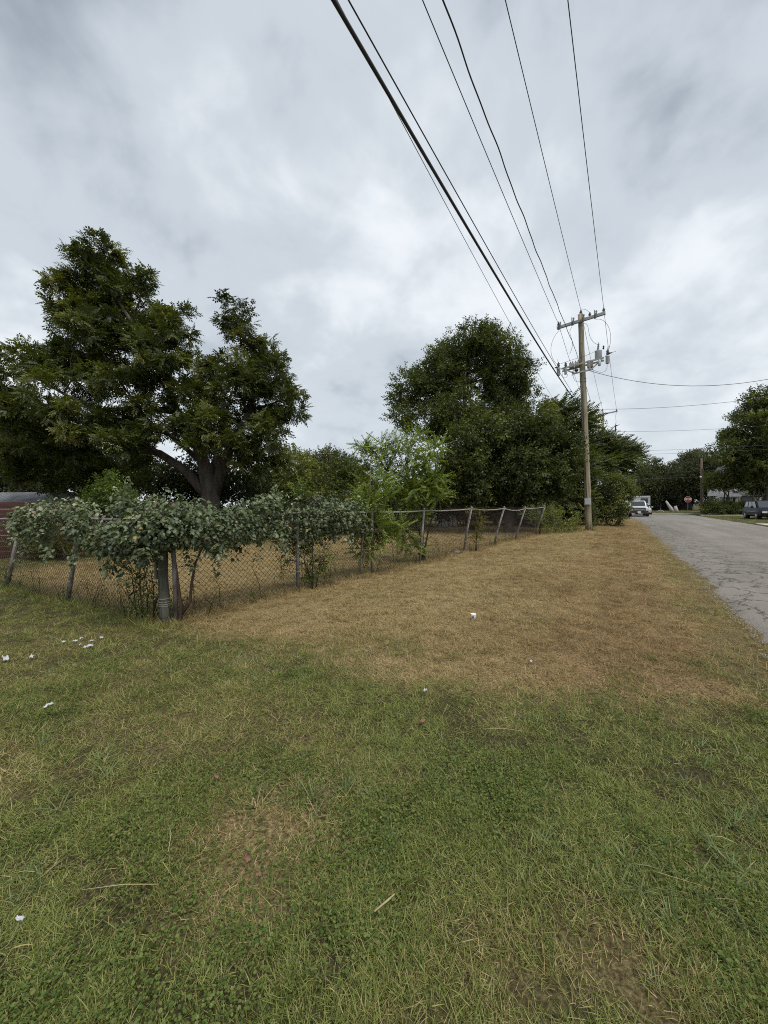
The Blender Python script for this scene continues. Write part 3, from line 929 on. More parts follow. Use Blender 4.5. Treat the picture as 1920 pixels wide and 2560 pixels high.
def right_house():
    root = empty('white_house', (14, 71, 0), 'white house with a sun porch and small gable behind the far hedges', 'house')
    MB().box((19.2, 77.0, 1.6), (9.6, 10, 3.6)).build('wall', SIDING, root)
    mb = MB(); zr, ze = 6.4, 3.3
    mb.quad((13.9, 71.5, ze), (19.2, 71.5, zr), (19.2, 82.5, zr), (13.9, 82.5, ze)); mb.quad((19.2, 71.5, zr), (24.5, 71.5, ze), (24.5, 82.5, ze), (19.2, 82.5, zr))
    roof = mb.build('roof', SHING, root)
    MB().quad((14.4, 71.96, 3.3), (24.0, 71.96, 3.3), (19.2, 71.96, 6.1)).build('gable', SIDING, root)
    MB().beam((13.85, 71.45, ze - .05), (19.2, 71.45, zr - .02), .08, .25).build('rake_board', TRIM, roof)
    # upper gable that shows through the leaves
    up = MB().box((13.7, 78.0, 3.9), (2.8, 5.0, 2.6)).build('upper_wall', SIDING, root)
    MB().quad((12.3, 75.48, 5.2), (15.1, 75.48, 5.2), (13.7, 75.48, 7.2)).build('upper_gable', SIDING, up)
    mb = MB(); mb.quad((12.1, 75.2, 5.05), (13.7, 75.2, 7.35), (13.7, 80.8, 7.35), (12.1, 80.8, 5.05)); mb.quad((13.7, 75.2, 7.35), (15.3, 75.2, 5.05), (15.3, 80.8, 5.05), (13.7, 80.8, 7.35))
    mb.build('upper_roof', SHING, root)
    # sun porch
    MB().box((13.05, 71.9, 1.1), (1.9, 2.8, 2.6)).build('porch_wall', SIDING, root)
    for xx in (12.5, 13.05, 13.6):
        w = MB().box((xx, 70.46, 1.75), (.42, .08, 1.2)).build('window', TRIM, root)
        MB().box((xx, 70.41, 1.75), (.27, .03, 1.0)).build('pane', GLASS, w)
    for yy in (71.0, 71.8, 72.6):
        w = MB().box((12.07, yy, 1.75), (.08, .6, 1.2)).build('window', TRIM, root)
        MB().box((12.02, yy, 1.75), (.03, .42, 1.0)).build('pane', GLASS, w)
    pr = MB().quad((11.8, 70.1, 2.5), (14.3, 70.1, 2.5), (14.3, 73.4, 3.3), (11.8, 73.4, 3.3)).build('porch_roof', SHING, root)
    MB().beam((11.75, 70.07, 2.48), (14.3, 70.07, 2.48), .06, .2).build('fascia', TRIM, pr)
    w = MB().box((15.3, 71.94, 1.95), (1.9, .1, 1.6)).build('picture_window', TANWOOD, root)
    MB().box((15.3, 71.87, 1.95), (1.4, .04, 1.1)).build('pane', GLASS, w)


def far_things():
    # trailer behind the parked pickups
    p = at(1603, 1275, 66)
    root = empty('camper_trailer', (p.x, p.y, 0), 'white box camper trailer behind the silver pickup', 'trailer')
    MB().box((p.x, p.y, 1.75), (2.3, 4.5, 2.1)).build('body', SIDING, root)
    MB().box((p.x + .35, p.y - 2.27, 2.0), (1.0, .05, .8)).build('window', GLASS, root)
    MB().box((p.x, p.y - 2.28, 2.72), (2.2, .06, .18)).build('front_band', TRIM, root)
    for s in (-1, 1): MB().tube([(p.x + s * 1.08 - .1, p.y, .36), (p.x + s * 1.08 + .1, p.y, .36)], .36, 12).build('wheel', TYRE, root)
    # dark house with white porch rails
    p = at(1650, 1275, 88)
    root = empty('porch_house', (p.x, p.y, 0), 'dark house with white porch rails under the far trees', 'house')
    MB().box((p.x, p.y + 3, 1.6), (12, 6, 3.4)).build('wall', DARKWALL, root)
    r = MB().quad((p.x - 6.6, p.y - 2.2, 2.5), (p.x + 6.6, p.y - 2.2, 2.5), (p.x + 6.6, p.y + 3, 4.6), (p.x - 6.6, p.y + 3, 4.6)).build('roof', SHING_D, root)
    MB().beam((p.x - 6.6, p.y - 2.25, 2.42), (p.x + 6.6, p.y - 2.25, 2.42), .06, .3).build('fascia', TRIM, r)
    rl = MB().beam((p.x - 6, p.y - 1.9, 1.45), (p.x + 4, p.y - 1.9, 1.45), .06, .28).build('railing', TRIM, root)
    for k in range(5):
        MB().box((p.x - 5.6 + k * 2.8, p.y - 1.9, 1.3), (.14, .14, 2.5)).build('porch_post', TRIM, root)
    for k in range(3):
        w = MB().box((p.x - 3.5 + k * 3.2, p.y - .03, 1.5), (1.2, .08, 1.3)).build('window', TRIM, root); MB().box((p.x - 3.5 + k * 3.2, p.y - .08, 1.5), (1.0, .03, 1.1)).build('pane', GLASS, w)
    # pale leaning dead trunk beside the stop sign
    q = at(1684, 1279, 66); q.z = 0
    root = empty('dead_trunk', (q.x, q.y, 0), 'pale forked dead trunk leaning left of the stop sign', 'tree trunk')
    MB().tube([(q.x, q.y, -.2), (q.x - .35, q.y, .6), (q.x - .75, q.y, 1.3), (q.x - 1.05, q.y, 1.95)], [.34, .28, .2, .12], 9).build('trunk', PALEBARK, root, True)
    MB().tube([(q.x + .45, q.y, -.2), (q.x + .35, q.y, .5), (q.x + .22, q.y, 1.05)], [.36, .27, .2], 9).build('stub', PALEBARK, root, True)
    q = at(1651, 1279, 62); q.z = 0
    root = empty('garden_hoop', (q.x, q.y, 0), 'small pale hoop standing in the far grass', 'hoop')
    MB().tube([(q.x - .32 * math.cos(t) * 1.4, q.y, .42 * math.sin(t)) for t in np.linspace(0, math.pi, 10)], .06, 6).build('arch', PALEBARK, root, True)
    q = at(1763, 1284, 52); q.z = g(q.x, q.y)
    root = empty('waste_bin', tuple(q), 'dark bin standing by the far utility pole', 'bin')
    MB().tube([(q.x, q.y, q.z), (q.x, q.y, q.z + .95)], [.24, .31], 10).build('body', BLACKP, root)
    MB().tube([(q.x, q.y, q.z + .97), (q.x, q.y, q.z + 1.04)], [.34, .2], 10).build('lid', BLACKP, root)


garage(); red_fence(); brick_house(); hoop_shed(); right_house(); far_things()

# ------------------------------------------------------------------ trees
def Z6(x, y): return (x * .4822, 550 + y * .4822)
def Z7(x, y): return (900 + x * .446, 780 + y * .446)
def Z2(x, y): return (500 + x * .3858, 1100 + y * .3858)
def Z4(x, y): return (1480 + x * .2652, 950 + y * .2652)
def Z5(x, y): return (796 + x * .2712, 1000 + y * .2712)


def lobes_from(Z, k, d, L, seed, jd=1.5):
    r = random.Random(seed); out = []
    for e in L:
        x, y, rx, ry = e[:4]
        dd = d + (e[4] if len(e) > 4 else r.uniform(-jd, jd))
        px, py = Z(x, y)
        out.append(lobe(px, py, dd, rx * k, ry * k))
    return out


D1 = 18.5
PEC = lobes_from(Z6, .4822, D1, [
    (520, 190, 90, 75), (430, 265, 100, 80), (575, 255, 80, 80), (345, 330, 75, 60), (480, 360, 130, 95), (620, 350, 90, 90), (740, 290, 38, 45),
    (370, 470, 90, 70), (520, 520, 160, 120), (690, 470, 110, 90), (420, 570, 90, 70), (800, 540, 110, 100), (915, 510, 75, 70), (940, 590, 60, 50),
    (640, 680, 170, 120), (820, 680, 120, 110), (950, 700, 80, 65), (470, 720, 140, 100),
    (140, 720, 110, 70), (310, 740, 120, 80), (60, 850, 110, 90), (220, 860, 150, 90), (420, 860, 130, 90), (620, 830, 120, 90),
    (60, 1000, 140, 100), (240, 1020, 150, 100), (420, 1040, 150, 90), (600, 1050, 140, 80),
    (1210, 480, 85, 70), (1220, 560, 55, 55), (1310, 570, 90, 80), (1420, 660, 95, 80), (1290, 690, 120, 90), (1140, 770, 90, 70),
    (1420, 800, 130, 110), (1250, 830, 140, 110), (1070, 850, 110, 90), (1490, 930, 85, 110), (1350, 960, 150, 110), (1180, 960, 130, 90), (1000, 970, 110, 80),
    (1430, 1090, 100, 90), (1300, 1120, 120, 90), (1050, 1060, 110, 80), (1390, 1230, 90, 80), (1300, 1270, 80, 60),
    (160, 1170, 160, 100), (330, 1180, 130, 80), (60, 1270, 120, 100), (200, 1320, 110, 70), (620, 1160, 120, 50), (850, 870, 100, 70), (1010, 1160, 80, 55, -1.6), (1170, 1110, 90, 60, -1.6), (860, 1070, 100, 60, -1.5), (1250, 1200, 80, 55, -1.2), (740, 1110, 100, 50, -1.2), (760, 960, 90, 60, -1.4), (480, 1190, 120, 60), (700, 1230, 80, 35, .8)], 11, 2.0)


def limbp(Z, pts, d, rad):
    return ([tuple(at(*Z(p[0], p[1]), d + (p[2] if len(p) > 2 else 0))) for p in pts], rad)


_pb = at(530, 1348, D1); PB = (_pb.x, _pb.y)
_g0 = (PB[0], PB[1], g(*PB) - .2)
PLIMB = [
    limbp(Z6, [(1092, 1450), (1055, 1260), (1015, 1140), (910, 985), (880, 850), (800, 650), (690, 540), (560, 340), (505, 190)], D1, [.36, .30, .25, .20, .16, .12, .09, .05, .02]),
    limbp(Z6, [(1078, 1440, .1), (960, 1295, -.2), (830, 1212, -.4), (680, 1165, -.5), (470, 1110, -.4), (240, 1040, 0)], D1, [.24, .21, .18, .14, .10, .04]),
    limbp(Z6, [(1105, 1430, .1), (1155, 1260, .2), (1205, 1165, .3), (1290, 1000, .4), (1350, 820, .3), (1270, 600, 0)], D1, [.30, .25, .20, .14, .10, .03]),
    limbp(Z6, [(1110, 1350, .3), (1128, 1210, .5), (1150, 1080, .8), (1200, 900, 1.0)], D1, [.22, .18, .14, .06]),
    limbp(Z6, [(905, 995), (720, 975, -.3), (500, 990, -.5), (330, 900, -.6), (140, 790, -.4)], D1, [.14, .12, .10, .07, .03]),
    limbp(Z6, [(1050, 1260, .3), (960, 1180, .6), (860, 1100, 1.0), (700, 1000, 1.4)], D1, [.15, .12, .09, .05]),
    ([_g0, tuple(at(*Z6(1095, 1520), D1)), tuple(at(*Z6(1090, 1430), D1)), tuple(at(*Z6(1085, 1340), D1)), tuple(at(*Z6(1080, 1270), D1))], [.58, .46, .40, .32, .18]),
]
tree('pecan_tree', 'huge dark pecan tree with forked leaning limbs towering over the left lot', 'tree', PB, PEC, 101, 'pinnate', L_PECAN,
     dens=.62, per=11, crad=.46, sscale=1.0, limbs=PLIMB, hole=.27, shell=.28, tint0=.45, twig_every=1, dm=1.7, pm=1.25, sm=1.26)

TREES = []
def lt(name, label, cat, basepx, based, Z, k, d, L, seed, jd=1.2, **kw):
    b = at(basepx[0], basepx[1], based)
    return tree(name, label, cat, (b.x, b.y), lobes_from(Z, k, d, L, seed, jd), seed, **kw)


BG = 'trees and shrubs at the back of the lot'
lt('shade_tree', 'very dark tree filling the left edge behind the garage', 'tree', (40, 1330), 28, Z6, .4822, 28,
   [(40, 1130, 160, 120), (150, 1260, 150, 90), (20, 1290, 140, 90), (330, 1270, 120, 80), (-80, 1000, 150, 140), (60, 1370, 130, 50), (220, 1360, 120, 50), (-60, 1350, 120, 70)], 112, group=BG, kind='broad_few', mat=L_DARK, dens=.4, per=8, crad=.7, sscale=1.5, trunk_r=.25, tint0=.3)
lt('understory_tree', 'olive green small tree in the gloom below the pecan limbs', 'tree', (270, 1335), 22.5, Z6, .4822, 22.5,
   [(480, 1290, 110, 70), (600, 1270, 120, 70), (720, 1310, 100, 60), (560, 1370, 150, 60), (420, 1390, 120, 60), (820, 1360, 110, 60)], 113, group=BG, kind='broad', mat=L_MID, dens=.6, per=8, crad=.55, sscale=1.3, trunk_r=.12, tint0=.3)
lt('dark_shrub', 'black green shrub mass right behind the pecan trunk', 'shrub', (470, 1335), 23, Z6, .4822, 23,
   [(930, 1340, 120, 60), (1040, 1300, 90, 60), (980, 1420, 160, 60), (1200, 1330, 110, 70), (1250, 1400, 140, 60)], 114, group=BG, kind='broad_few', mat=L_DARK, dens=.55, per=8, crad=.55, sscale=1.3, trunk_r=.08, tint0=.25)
lt('bright_tree', 'bright green rounded tree right of the pecan at the back', 'tree', (720, 1335), 27, Z2, .3858, 27,
   [(500, 260, 120, 90), (610, 200, 120, 100), (700, 270, 140, 100), (560, 360, 150, 90), (420, 330, 120, 80), (690, 380, 140, 80)], 115, group=BG, kind='broad', mat=L_MID, dens=.55, per=9, crad=.6, sscale=1.5, trunk_r=.15, tint0=.55)
lt('thicket_tree', 'medium green tree between the bright tree and the saplings', 'tree', (860, 1325), 26, Z2, .3858, 26,
   [(820, 270, 130, 100), (930, 220, 110, 90), (1000, 290, 110, 100), (850, 370, 150, 90), (980, 400, 130, 80), (760, 330, 90, 70)], 116, group=BG, kind='broad', mat=L_MID, dens=.55, per=9, crad=.55, sscale=1.4, trunk_r=.15, tint0=.4)
lt('distant_tree', 'hazy grey green treetop rising behind the bright tree', 'tree', (820, 1300), 52, Z2, .3858, 52,
   [(850, 150, 75, 70), (760, 160, 60, 45), (930, 170, 70, 50), (690, 150, 50, 40), (830, 250, 180, 70)], 117, group=BG, kind='broad_few', mat=L_FAR, dens=.35, per=7, crad=.9, sscale=2.0, trunk_r=.3, tint0=.5)
lt('back_hedge', 'dark hedge along the back of the lot behind the vines', 'hedge', (690, 1345), 20, Z2, .3858, 20,
   [(150, 560, 150, 90, -1.5), (330, 560, 140, 90, -1), (500, 540, 150, 90, -.4), (680, 520, 140, 90, .6), (840, 500, 140, 100, 1.6), (1000, 480, 140, 100, 2.4), (1150, 470, 130, 100, 3.4), (1320, 450, 150, 100, 4.4)], 118, .2, group=BG,
   kind='broad', mat=L_DARK, dens=.7, per=9, crad=.45, sscale=1.25, trunk_r=.06, trunk_h=.5, tint0=.38)
lt('pale_shrub', 'fresh green young shrub under the pecan near the vine', 'shrub', (272, 1370), 14.5, Z6, .4822, 14.5,
   [(560, 1370, 45, 40), (530, 1420, 60, 40), (590, 1430, 60, 40), (555, 1490, 80, 50)], 119, .3, group=BG, kind='broad', mat=L_SAP, dens=1.6, per=7, crad=.3, sscale=.9, trunk_r=.04, tint0=.2, stems=3)
lt('yellow_shrub', 'yellowish shrub behind the left chain link against the red fence', 'shrub', (130, 1385), 12.2, lambda x, y: (x, y), 1, 12.2,
   [(90, 1335, 40, 28), (140, 1325, 45, 30), (185, 1340, 35, 28), (120, 1360, 50, 20)], 120, .3, group=BG, kind='small', mat=L_YELL, dens=2.2, per=9, crad=.25, sscale=1.0, trunk_r=.04, trunk_h=.3, tint0=.3, stems=3)

RW = 'trees along the right fence line'
lt('shade_oak', 'tall round dark green oak behind the sapling', 'tree', (1180, 1325), 25, Z7, .446, 25,
   [(640, 150, 100, 65), (560, 220, 110, 80), (730, 170, 100, 70), (850, 230, 95, 70), (480, 290, 100, 75), (400, 350, 100, 75), (300, 400, 85, 60), (640, 290, 130, 95), (790, 310, 120, 90), (900, 330, 70, 75),
    (250, 480, 75, 60), (370, 470, 110, 80), (500, 420, 130, 95), (680, 430, 140, 95), (840, 440, 110, 85), (260, 570, 70, 55), (390, 590, 100, 70), (560, 560, 140, 90), (740, 560, 130, 90), (480, 680, 110, 60), (900, 520, 90, 80), (330, 640, 60, 40)], 131, 2.0,
   group=RW, kind='broad', mat=L_OAK, dens=.55, per=10, crad=.5, sscale=1.15, trunk_r=.3, trunk_h=3.2, tint0=.5, hole=.28, shell=.3, twig_every=2, dm=2.2, pm=2.8, sm=1.25)
lt('shade_maple', 'broad dark maple with low hanging skirts behind the leaning posts', 'tree', (1270, 1332), 21.7, Z7, .446, 21.3,
   [(600, 720, 100, 70), (720, 690, 110, 80), (860, 650, 110, 80), (960, 600, 90, 70), (560, 830, 100, 80), (690, 820, 120, 90), (830, 790, 120, 90), (970, 730, 120, 90), (1060, 650, 90, 70),
    (560, 950, 80, 70), (680, 950, 100, 70), (800, 910, 120, 80), (950, 870, 120, 90), (1080, 800, 110, 90), (600, 1040, 90, 40), (720, 1040, 90, 40), (880, 1030, 110, 50), (1020, 1000, 110, 70), (470, 1000, 70, 60), (1080, 900, 100, 70), (960, 1080, 70, 35)], 132, 1.3,
   group=RW, kind='broad', mat=L_OAK, dens=.62, per=10, crad=.48, sscale=1.25, trunk_r=.27, trunk_h=2.2, tint0=.42, wind=(.25, .1, .1), twig_every=3, dm=2.3, pm=2.8, sm=1.25)
lt('windswept_elm', 'windswept elm with shoots streaming right behind the near utility pole', 'tree', (1385, 1320), 25.5, Z7, .446, 24.8,
   [(1060, 560, 60, 50), (1130, 560, 75, 50), (1040, 640, 90, 70), (1160, 640, 100, 70), (1220, 600, 50, 40), (1060, 760, 100, 80), (1180, 760, 110, 80), (1080, 890, 100, 80), (1200, 890, 110, 80), (1100, 1000, 90, 60), (1210, 1000, 90, 60)], 133, 1.3,
   group=RW, kind='wand', mat=L_OAK, dens=.6, per=9, crad=.5, sscale=1.25, trunk_r=.2, tint0=.55, wind=(.75, .35, .25), twig_every=3, dm=1.9, pm=2.0)
lt('roadside_elm', 'dark windswept elm between the near pole and the road', 'tree', (1485, 1306), 31, Z7, .446, 31,
   [(1290, 720, 75, 45), (1370, 770, 80, 45), (1440, 790, 70, 40), (1300, 760, 90, 70), (1400, 790, 110, 60), (1490, 800, 60, 45), (1300, 870, 90, 70), (1390, 880, 90, 60), (1470, 870, 60, 50)], 134, 1.3,
   group=RW, kind='wand', mat=L_OAK, dens=.7, per=9, crad=.5, sscale=1.2, trunk_r=.2, tint0=.4, wind=(.75, .35, .0), twig_every=3, dm=1.9, pm=2.0)
lt('understory_hedge', 'dark undergrowth behind the near pole foot', 'hedge', (1420, 1318), 26.5, Z7, .446, 27,
   [(1120, 1080, 90, 70), (1210, 1080, 90, 70), (1290, 1050, 90, 70), (1340, 980, 90, 70), (1330, 1110, 80, 60), (1060, 1100, 70, 60)], 135, .8, group=RW, kind='broad', mat=L_DARK, dens=.8, per=9, crad=.45, sscale=1.2, trunk_r=.07, trunk_h=.5, tint0=.45)
lt('verge_shrub', 'bright leafy shrub on the verge hiding part of the silver pickup', 'shrub', (1533, 1317), 26.6, Z7, .446, 26.6,
   [(1410, 960, 60, 40), (1475, 960, 50, 40), (1390, 1020, 70, 45), (1460, 1020, 60, 40), (1370, 1090, 65, 40), (1440, 1085, 55, 38), (1400, 1150, 50, 30), (1500, 1005, 25, 22)], 136, .5, group=RW, kind='broad', mat=L_MID, dens=1.2, per=9, crad=.36, sscale=1.0, trunk_r=.07, trunk_h=.5, tint0=.5, stems=4, wind=(.3, .15, .1))

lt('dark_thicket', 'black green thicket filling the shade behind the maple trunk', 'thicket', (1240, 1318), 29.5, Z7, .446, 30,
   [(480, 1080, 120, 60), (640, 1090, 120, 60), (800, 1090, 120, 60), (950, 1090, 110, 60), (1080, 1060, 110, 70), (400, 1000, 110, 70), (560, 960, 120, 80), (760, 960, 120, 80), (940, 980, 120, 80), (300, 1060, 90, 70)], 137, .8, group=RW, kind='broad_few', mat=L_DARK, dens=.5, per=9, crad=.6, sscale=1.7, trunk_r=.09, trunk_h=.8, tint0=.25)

FT = 'trees where the road ends'
for i, (lab, L, d, sd) in enumerate([
        ('grey green tree nearest the parked pickups at the road end', [(560, 830, 75, 60), (520, 930, 110, 80), (620, 930, 100, 80), (560, 1060, 130, 90)], 86, 141),
        ('tree with a notched crown above the pale dead trunk', [(770, 870, 85, 60), (700, 960, 90, 70), (800, 960, 100, 80), (740, 1070, 120, 80)], 84, 142),
        ('dense dark tree above the stop sign', [(880, 790, 80, 60), (950, 760, 90, 60), (900, 880, 110, 80), (980, 880, 90, 80), (900, 1010, 120, 90), (980, 1080, 90, 80)], 80, 143),
        ('tree crown just right of the far utility pole', [(1060, 760, 80, 60), (1130, 820, 90, 70), (1080, 900, 90, 80), (1170, 930, 80, 60), (1100, 1040, 90, 80)], 76, 144)]):
    b = {141: (1625, 1279), 142: (1680, 1279), 143: (1725, 1279), 144: (1772, 1279)}[sd]
    lt('roadside_tree', lab, 'tree', b, d, Z4, .2652, d, L, sd, 3, group=FT, kind='broad_few', mat=L_FAR, dens=.30, per=8, crad=1.0, sscale=2.3, trunk_r=.3, tint0=.45)
RG = 'greenery across the road'
lt('tall_pecan', 'tall dark tree leaning in from the right edge', 'tree', (1925, 1285), 46, Z4, .2652, 46,
   [(1590, 190, 100, 70), (1660, 280, 110, 90), (1530, 330, 110, 80), (1450, 400, 80, 60), (1600, 440, 130, 100), (1420, 510, 100, 80), (1290, 560, 90, 70), (1360, 640, 110, 80), (1230, 660, 80, 60), (1500, 610, 130, 100), (1650, 600, 120, 120), (1440, 740, 110, 60), (1570, 740, 120, 80), (1280, 740, 70, 50), (1740, 400, 120, 160)], 151, 2.5,
   group=RG, kind='broad_few', mat=L_OAK, dens=.36, per=9, crad=.75, sscale=1.9, trunk_r=.4, tint0=.4, hole=.3)
lt('crape_myrtle', 'low spreading bright tree over the far house porch', 'tree', (1812, 1282), 50, Z4, .2652, 49,
   [(1140, 950, 55, 36), (1220, 915, 80, 42), (1330, 895, 80, 42), (1190, 985, 70, 26), (1300, 970, 80, 26)], 152, 1, group=RG, kind='broad', mat=L_MID, dens=.8, per=9, crad=.55, sscale=1.6, trunk_r=.1, tint0=.45, stems=3)
lt('crape_myrtle', 'low spreading tree above the dark van', 'tree', (1890, 1283), 47, Z4, .2652, 47,
   [(1440, 850, 90, 60), (1540, 830, 100, 60), (1640, 850, 110, 80), (1480, 950, 110, 70), (1600, 960, 120, 70), (1440, 985, 60, 26), (1640, 1050, 80, 40)], 153, 1, group=RG, kind='broad', mat=L_MID, dens=.8, per=9, crad=.55, sscale=1.6, trunk_r=.12, tint0=.35, stems=3)
for sd, lab, L in ((161, 'clipped hedge beside the far utility pole', [(1090, 1195, 45, 36), (1150, 1190, 45, 36)]), (162, 'rounded hedge in front of the sun porch', [(1180, 1222, 60, 36), (1260, 1210, 70, 40), (1310, 1225, 60, 36)]),
                   (163, 'dark hedge just left of the van', [(1370, 1210, 60, 36), (1430, 1218, 60, 38), (1430, 1262, 50, 30)])):
    px = 1480 + L[1][0] * .2652
    lt('hedge', lab, 'hedge', (px, 1283), 48, Z4, .2652, 48, L, sd, .6, group=RG, kind='broad', mat=L_OAK, dens=1.5, per=9, crad=.32, sscale=1.2, trunk_r=.06, trunk_h=.4, tint0=.5)

# ------------------------------------------------------------------ chain link fence
FH = 1.46
RP = [(-5.29, 2.89, 0, 0), (-5.12, 5.27, .02, .0), (-4.88, 7.43, .0, .03), (-4.67, 9.48, .14, .03), (-4.43, 12.3, .28, .04), (-4.13, 14.85, .40, .05), (-3.92, 17.36, .46, .05), (-3.55, 20.2, .45, .0)]
LP = [(-5.29, 2.89, 0, 0), (-8.08, 2.76, .16, .14), (-10.63, 2.64, .26, .20), (-13.4, 2.5, .05, .03), (-16.6, 2.4, 0, 0)]


def post_pts(p, h=FH):
    x, y, lx, ly = p
    b = Vector((x, y, g(x, y))); return b, Vector((x + lx, y + ly, b.z + math.sqrt(max(h * h - lx * lx - ly * ly, .1))))


def link_mesh(A, B, A2, B2, over, seed, w=.042, r=.0029):
    """chain link fabric between bottom line A-B and top line A2-B2: zigzag wires, each woven with its neighbour"""
    rng = np.random.default_rng(seed)
    A, B, A2, B2 = [np.array(v) for v in (A, B, A2, B2)]
    L = np.linalg.norm(B - A); H = np.linalg.norm(A2 - A) + over
    n = int(L / w); m = int(H / w)
    i = np.arange(n)[:, None]; k = np.arange(m + 1)[None, :]
    side = (i + k) % 2
    s = (i + side * 1.0) / n                                     # along
    t = (k / m) * H / (H - over) + 0 * i                         # up
    bot, top = A + (B - A) * s[..., None], A2 + (B2 - A2) * s[..., None]
    P = bot + (top - bot) * t[..., None]
    nrm = np.cross(B - A, A2 - A); nrm = nrm / np.linalg.norm(nrm)
    belly = (fbm(s * L * .8 + seed, t * 1.3, seed, 3) - .5) * .10 * np.sin(np.pi * np.clip(t, 0, 1))
    P = P + nrm * (belly + np.where(side == 1, .003, -.003))[..., None]
    P[..., 2] += (fbm(s * L * 1.1, t * 2, seed + 3, 2) - .5) * .03 * t
    p, q = P[:, :-1].reshape(-1, 3), P[:, 1:].reshape(-1, 3)
    d = unit(q - p); a = np.cross(d, nrm); a = unit(a); ns = len(p)
    offs = [a * r, (-.5 * a + .866 * nrm) * r, (-.5 * a - .866 * nrm) * r]
    V = np.stack([p + o for o in offs] + [q + o for o in offs], 1).reshape(-1, 3)
    b = np.arange(ns)[:, None] * 6
    Fc = np.concatenate([b + np.array([[0, 1, 4, 3]]), b + np.array([[1, 2, 5, 4]]), b + np.array([[2, 0, 3, 5]])])
    return V, Fc


def chain_fence(P, name, label, over, seed, first=0):
    root = empty(name, (P[0][0], P[0][1], g(P[0][0], P[0][1])), label, 'fence')
    base = np.array(root.location)
    for k, p in enumerate(P):
        if k == 0: continue
        b, t = post_pts(p)
        rr = .034 if k < len(P) - 1 else .04
        m = b.lerp(t, .45) + Vector((random.uniform(-.02, .02), random.uniform(-.02, .02), 0))
        o = MB().tube([b - Vector((0, 0, .12)), m, t + (t - b) * .02], rr, 9).build('post', POSTMET, root, True)
        c = t + (t - b) * .02
        MB().tube([c, c + Vector((0, 0, .03)), c + Vector((0, 0, .055))], [rr * 1.25, rr * 1.2, rr * .4], 8).build('post_cap', RAILMET, o, True)
        for f in (.25, .5, .78):
            q = b.lerp(t, f); MB().tube([q - Vector((0, 0, .008)), q + Vector((0, 0, .008))], rr * 1.14, 8).build('tie_band', RAILMET, o)
    for k in range(len(P) - 1):
        (b0, t0), (b1, t1) = post_pts(P[k]), post_pts(P[k + 1])
        sag = Vector((0, 0, -.015 - .03 * random.random()))
        if seed == 5 and k == 5: sag = Vector((0, 0, -.07))
        MB().tube([t0, t0.lerp(t1, .33) + sag, t0.lerp(t1, .66) + sag, t1], .021, 7, cap=False).build('top_rail', RAILMET, root, True)
        d0, d1 = (b0 + Vector((0, 0, .03)), b1 + Vector((0, 0, .03)))
        V, Fc = link_mesh(d0, d1, t0, t1, over if k >= 2 else .0, seed + k)
        o = link('wire_mesh', mesh_np('wire_mesh', V - base, Fc), WIREMET, root)
        o['kind'] = 'stuff'
        MB().tube([d0 + Vector((0, 0, .02)), d0.lerp(d1, .5) + Vector((0, 0, .0)), d1 + Vector((0, 0, .02))], .004, 5).build('tension_wire', WIREMET, root)
    return root


chain_fence(RP, 'chain_link_fence', 'chain link fence with leaning posts running beside the verge towards the pole', .055, 5)
chain_fence(LP, 'chain_link_fence', 'chain link fence running left from the vine covered corner post', .0, 25)


def corner_post():
    x, y = RP[0][:2]; z = g(x, y)
    root = empty('corner_post', (x, y, z), 'thick mossy wooden corner post strapped with wire under the vine', 'post')
    MB().tube([(x, y, z - .2), (x + .012, y, z + .15), (x + .004, y, z + .4), (x - .02, y, z + .65), (x - .012, y, z + .9), (x - .03, y, z + 1.55)], [.072, .066, .067, .060, .064, .058], 12).build('shaft', POST_WOOD, root, True)
    for h in (.09, .245, .27, .30, .345):
        MB().tube([(x + .004, y, z + h), (x + .004, y, z + h + .012)], .073, 12).build('strap', RAILMET if h > .2 else CABLE, root)
    MB().tube([(x + .11, y + .10, z - .1), (x + .10, y + .09, z + .8), (x + .07, y + .07, z + 1.5)], .03, 8).build('brace_pipe', POSTMET, root, True)
    MB().lathe((x + .07, y + .07, z + 1.5), (0, 0, 1), [(0, .05), (.04, .055), (.08, .03), (.09, .005)], 9).build('pipe_cap', POLYM, root, True)
    MB().beam((x - .065, y - .055, z + .62), (x - .075, y - .05, z + 1.5), .035, .05).build('batten', POLE_DARK, root)


corner_post()

# ------------------------------------------------------------------ vine on the fence
def vine_leaf_template():
    """lobed leaf as a fan: stalk at origin, tip along +x, lightly cupped; 10 triangles as quads of the fan"""
    out = [(0.0, .0), (-.08, .20), (.10, .27), (.26, .43), (.42, .30), (.64, .34), (.70, .18), (1.0, 0)]
    out = out + [(x, -y) for x, y in out[-2:0:-1]]
    P = [(x, y, -.45 * abs(y) - .5 * max(0, x - .4) ** 2) for x, y in out]
    c = (.36, 0, .05)
    n = len(P); q = []
    for k in range(0, n, 2):
        q.append([c, P[k], P[(k + 1) % n], P[(k + 2) % n]])
    return np.array(q)


VLEAF = vine_leaf_template()


def bake_leaves(tpl, pos, dirs, scale, tint, rng, roll=.5):
    R = frames(dirs, rng.normal(0, roll, len(pos)))
    q = tpl.reshape(-1, 3)
    v = np.einsum('nij,kj->nki', R, q) * scale[:, None, None] + pos[:, None, :]
    return v.reshape(-1, 3), np.repeat(np.clip(tint, 0, 1), len(tpl))


